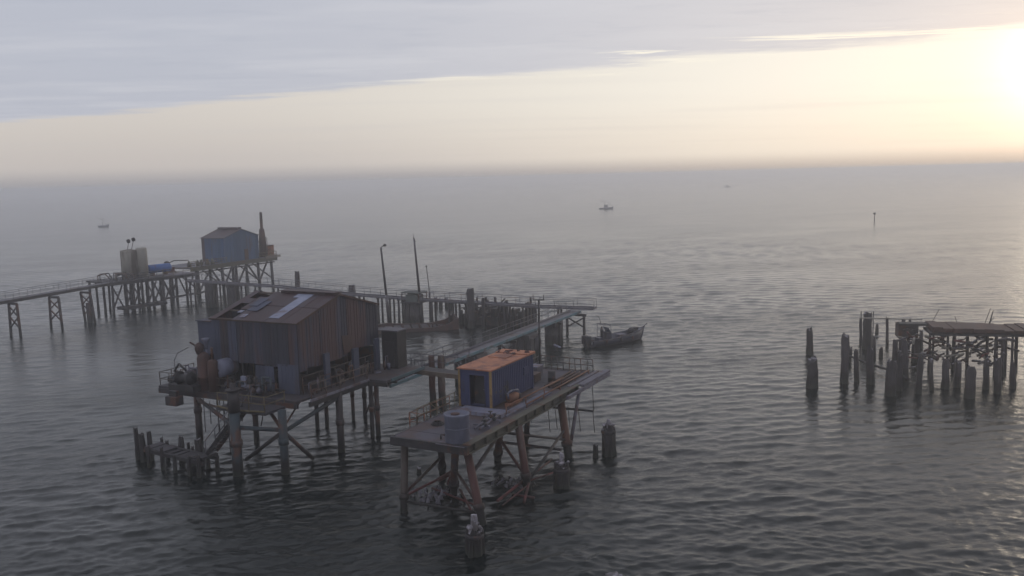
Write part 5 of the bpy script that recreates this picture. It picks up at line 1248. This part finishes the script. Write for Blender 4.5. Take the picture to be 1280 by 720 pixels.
def person(P, heading, label, pose):
    """one continuous skinned body standing at P; pose: dict of joint offsets in the body frame (forward, left, up)"""
    f = Frame(P.xy, heading); z0 = P.z
    J = dict(pelvis=(0, 0, .93), chest=(.02, 0, 1.25), neck=(.03, 0, 1.47), head=(.05, 0, 1.62), top=(.05, 0, 1.74),
             shl=(.02, .19, 1.41), ell=(.12, .27, 1.14), wrl=(.36, .20, 1.10), hal=(.44, .18, 1.10), shr=(.02, -.19, 1.41), elr=(.10, -.27, 1.14), wrr=(.34, -.2, 1.12), har=(.42, -.18, 1.12),
             hil=(0, .10, .90), knl=(.05, .13, .50), anl=(0, .14, .09), tol=(.17, .15, .04), hir=(0, -.10, .90), knr=(.03, -.13, .50), anr=(-.05, -.14, .09), tor=(.12, -.15, .04))
    J.update(pose); nm = list(J); E = [('pelvis', 'chest'), ('chest', 'neck'), ('neck', 'head'), ('head', 'top'), ('chest', 'shl'), ('shl', 'ell'), ('ell', 'wrl'), ('wrl', 'hal'), ('chest', 'shr'), ('shr', 'elr'), ('elr', 'wrr'), ('wrr', 'har'),
         ('pelvis', 'hil'), ('hil', 'knl'), ('knl', 'anl'), ('anl', 'tol'), ('pelvis', 'hir'), ('hir', 'knr'), ('knr', 'anr'), ('anr', 'tor')]
    R_ = dict(pelvis=.15, chest=.17, neck=.065, head=.105, top=.07, shl=.075, ell=.052, wrl=.036, hal=.04, shr=.075, elr=.052, wrr=.036, har=.04, hil=.10, knl=.065, anl=.048, tol=.04, hir=.10, knr=.065, anr=.048, tor=.04)
    me = bpy.data.meshes.new('person'); me.from_pydata([tuple(f(*J[k]) + V((0, 0, z0)) - P) for k in nm], [(nm.index(a), nm.index(b)) for a, b in E], [])
    o = bpy.data.objects.new('person', me); COL.objects.link(o); o.location = P
    sk = o.modifiers.new('skin', 'SKIN'); sk.use_smooth_shade = True
    for i, k in enumerate(nm): me.skin_vertices[0].data[i].radius = (R_[k] * (1.0 if k != 'chest' else .8), R_[k]); me.skin_vertices[0].data[i].use_root = (k == 'pelvis')
    o.modifiers.new('sub', 'SUBSURF').levels = 1; o.modifiers['sub'].render_levels = 1
    dg = bpy.context.evaluated_depsgraph_get(); em = bpy.data.meshes.new_from_object(o.evaluated_get(dg)); o.modifiers.clear(); o.data = em
    for k in ('jacket', 'skin'): em.materials.append(M[k])
    hc = f(*J['head']) + V((0, 0, z0)) - P
    for pl in em.polygons:
        if pl.center.z > J['neck'][2] + .04 or min((pl.center - (f(*J[h]) + V((0, 0, z0)) - P)).length for h in ('hal', 'har')) < .07: pl.material_index = 1
        else: pl.material_index = 0
    o['label'] = label; o['category'] = 'person'
    # hair
    m = MB(); hp = f(J['head'][0] - .015, J['head'][1], J['head'][2] + .03 + z0); m.lathe(hp, [(0, .118), (.05, .118), (.1, .085), (.13, .02)], n=12, tint=.1); h = m.build('cap', M['boatdark'], None); h.parent = o; h.location = h.location - P
    return o
person(BF(BL * .27 - .35, .0, .45), BF.deg, 'person in a dark jacket standing at the console of the grey blue boat', {})

def small_boat(P, ang, L_, label, mast=None, wheel=None, extra=None):
    t = thing('fishing_boat', P, label, 'boat'); m = MB(); f = hull_mesh(m, P.xy, ang, L_, L_ * .3, .8, 1.5); m.build('hull', M['farboat'], t)
    a = L_ * .35
    if wheel: m = MB().box(f, (a, -.8, .5), (a + wheel, .8, 2.4)); w = m.build('wheelhouse', M['farboat'], t); MB().box(f, (a - .2, -.95, 2.402), (a + wheel + .2, .95, 2.5)).build('roof', M['grey'], w)
    if mast:
        m = MB().tube(f(a + .3, 0, .5), f(a + .3, 0, mast), .12, .08); m.build('mast', M['dark'], t)
        MB().tube(f(a + .3, 0, mast * .75), f(a - 2.2, .2, mast * .95), .07).build('boom', M['dark'], t)
        MB().tube(f(a + .3, 0, mast * .95), f(L_ * .95, 0, 1.5), .04).build('stay', M['dark'], t)
P = at(749, 261.5, 0); small_boat(P, -14, 8.5, 'small dark fishing boat far out in the haze near the picture centre', 5.2, 2.0)
P = at(904, 234, 0); small_boat(P, 12, 11, 'faintest fishing boat almost lost in the haze close to the horizon', 9.0, 3.0)
P = at(123, 284, 0); small_boat(P, 2, 5.6, 'low faint boat with a mast far off above the left walkway', 5.0, None)
P = at(1093, 275.5, 0); t = thing('channel_marker', P, 'lone thin channel marker far out on the right', 'channel marker')
MB().tube(P - V((0, 0, 1)), P + V((0, 0, 2.3)), .22, .16).build('post', M['dark'], t); MB().lathe(P + V((0, 0, 2.2)), [(0, .2), (.1, .5), (.7, .5), (.8, .1)], n=10).build('daymark', M['dark'], t)
P, Q = at(690, 430.5, 0), at(700, 435, 0)
m = MB().lathe(P + V((0, 0, .06)), [(-.25, .03), (0, .14), ((Q - P).length, .14), ((Q - P).length + .25, .03)], (Q - P), n=10, tint=.9)
solo(m, 'mooring_float', M['skylight'], 'long white float lying on the water beside the teal walkway', 'float')
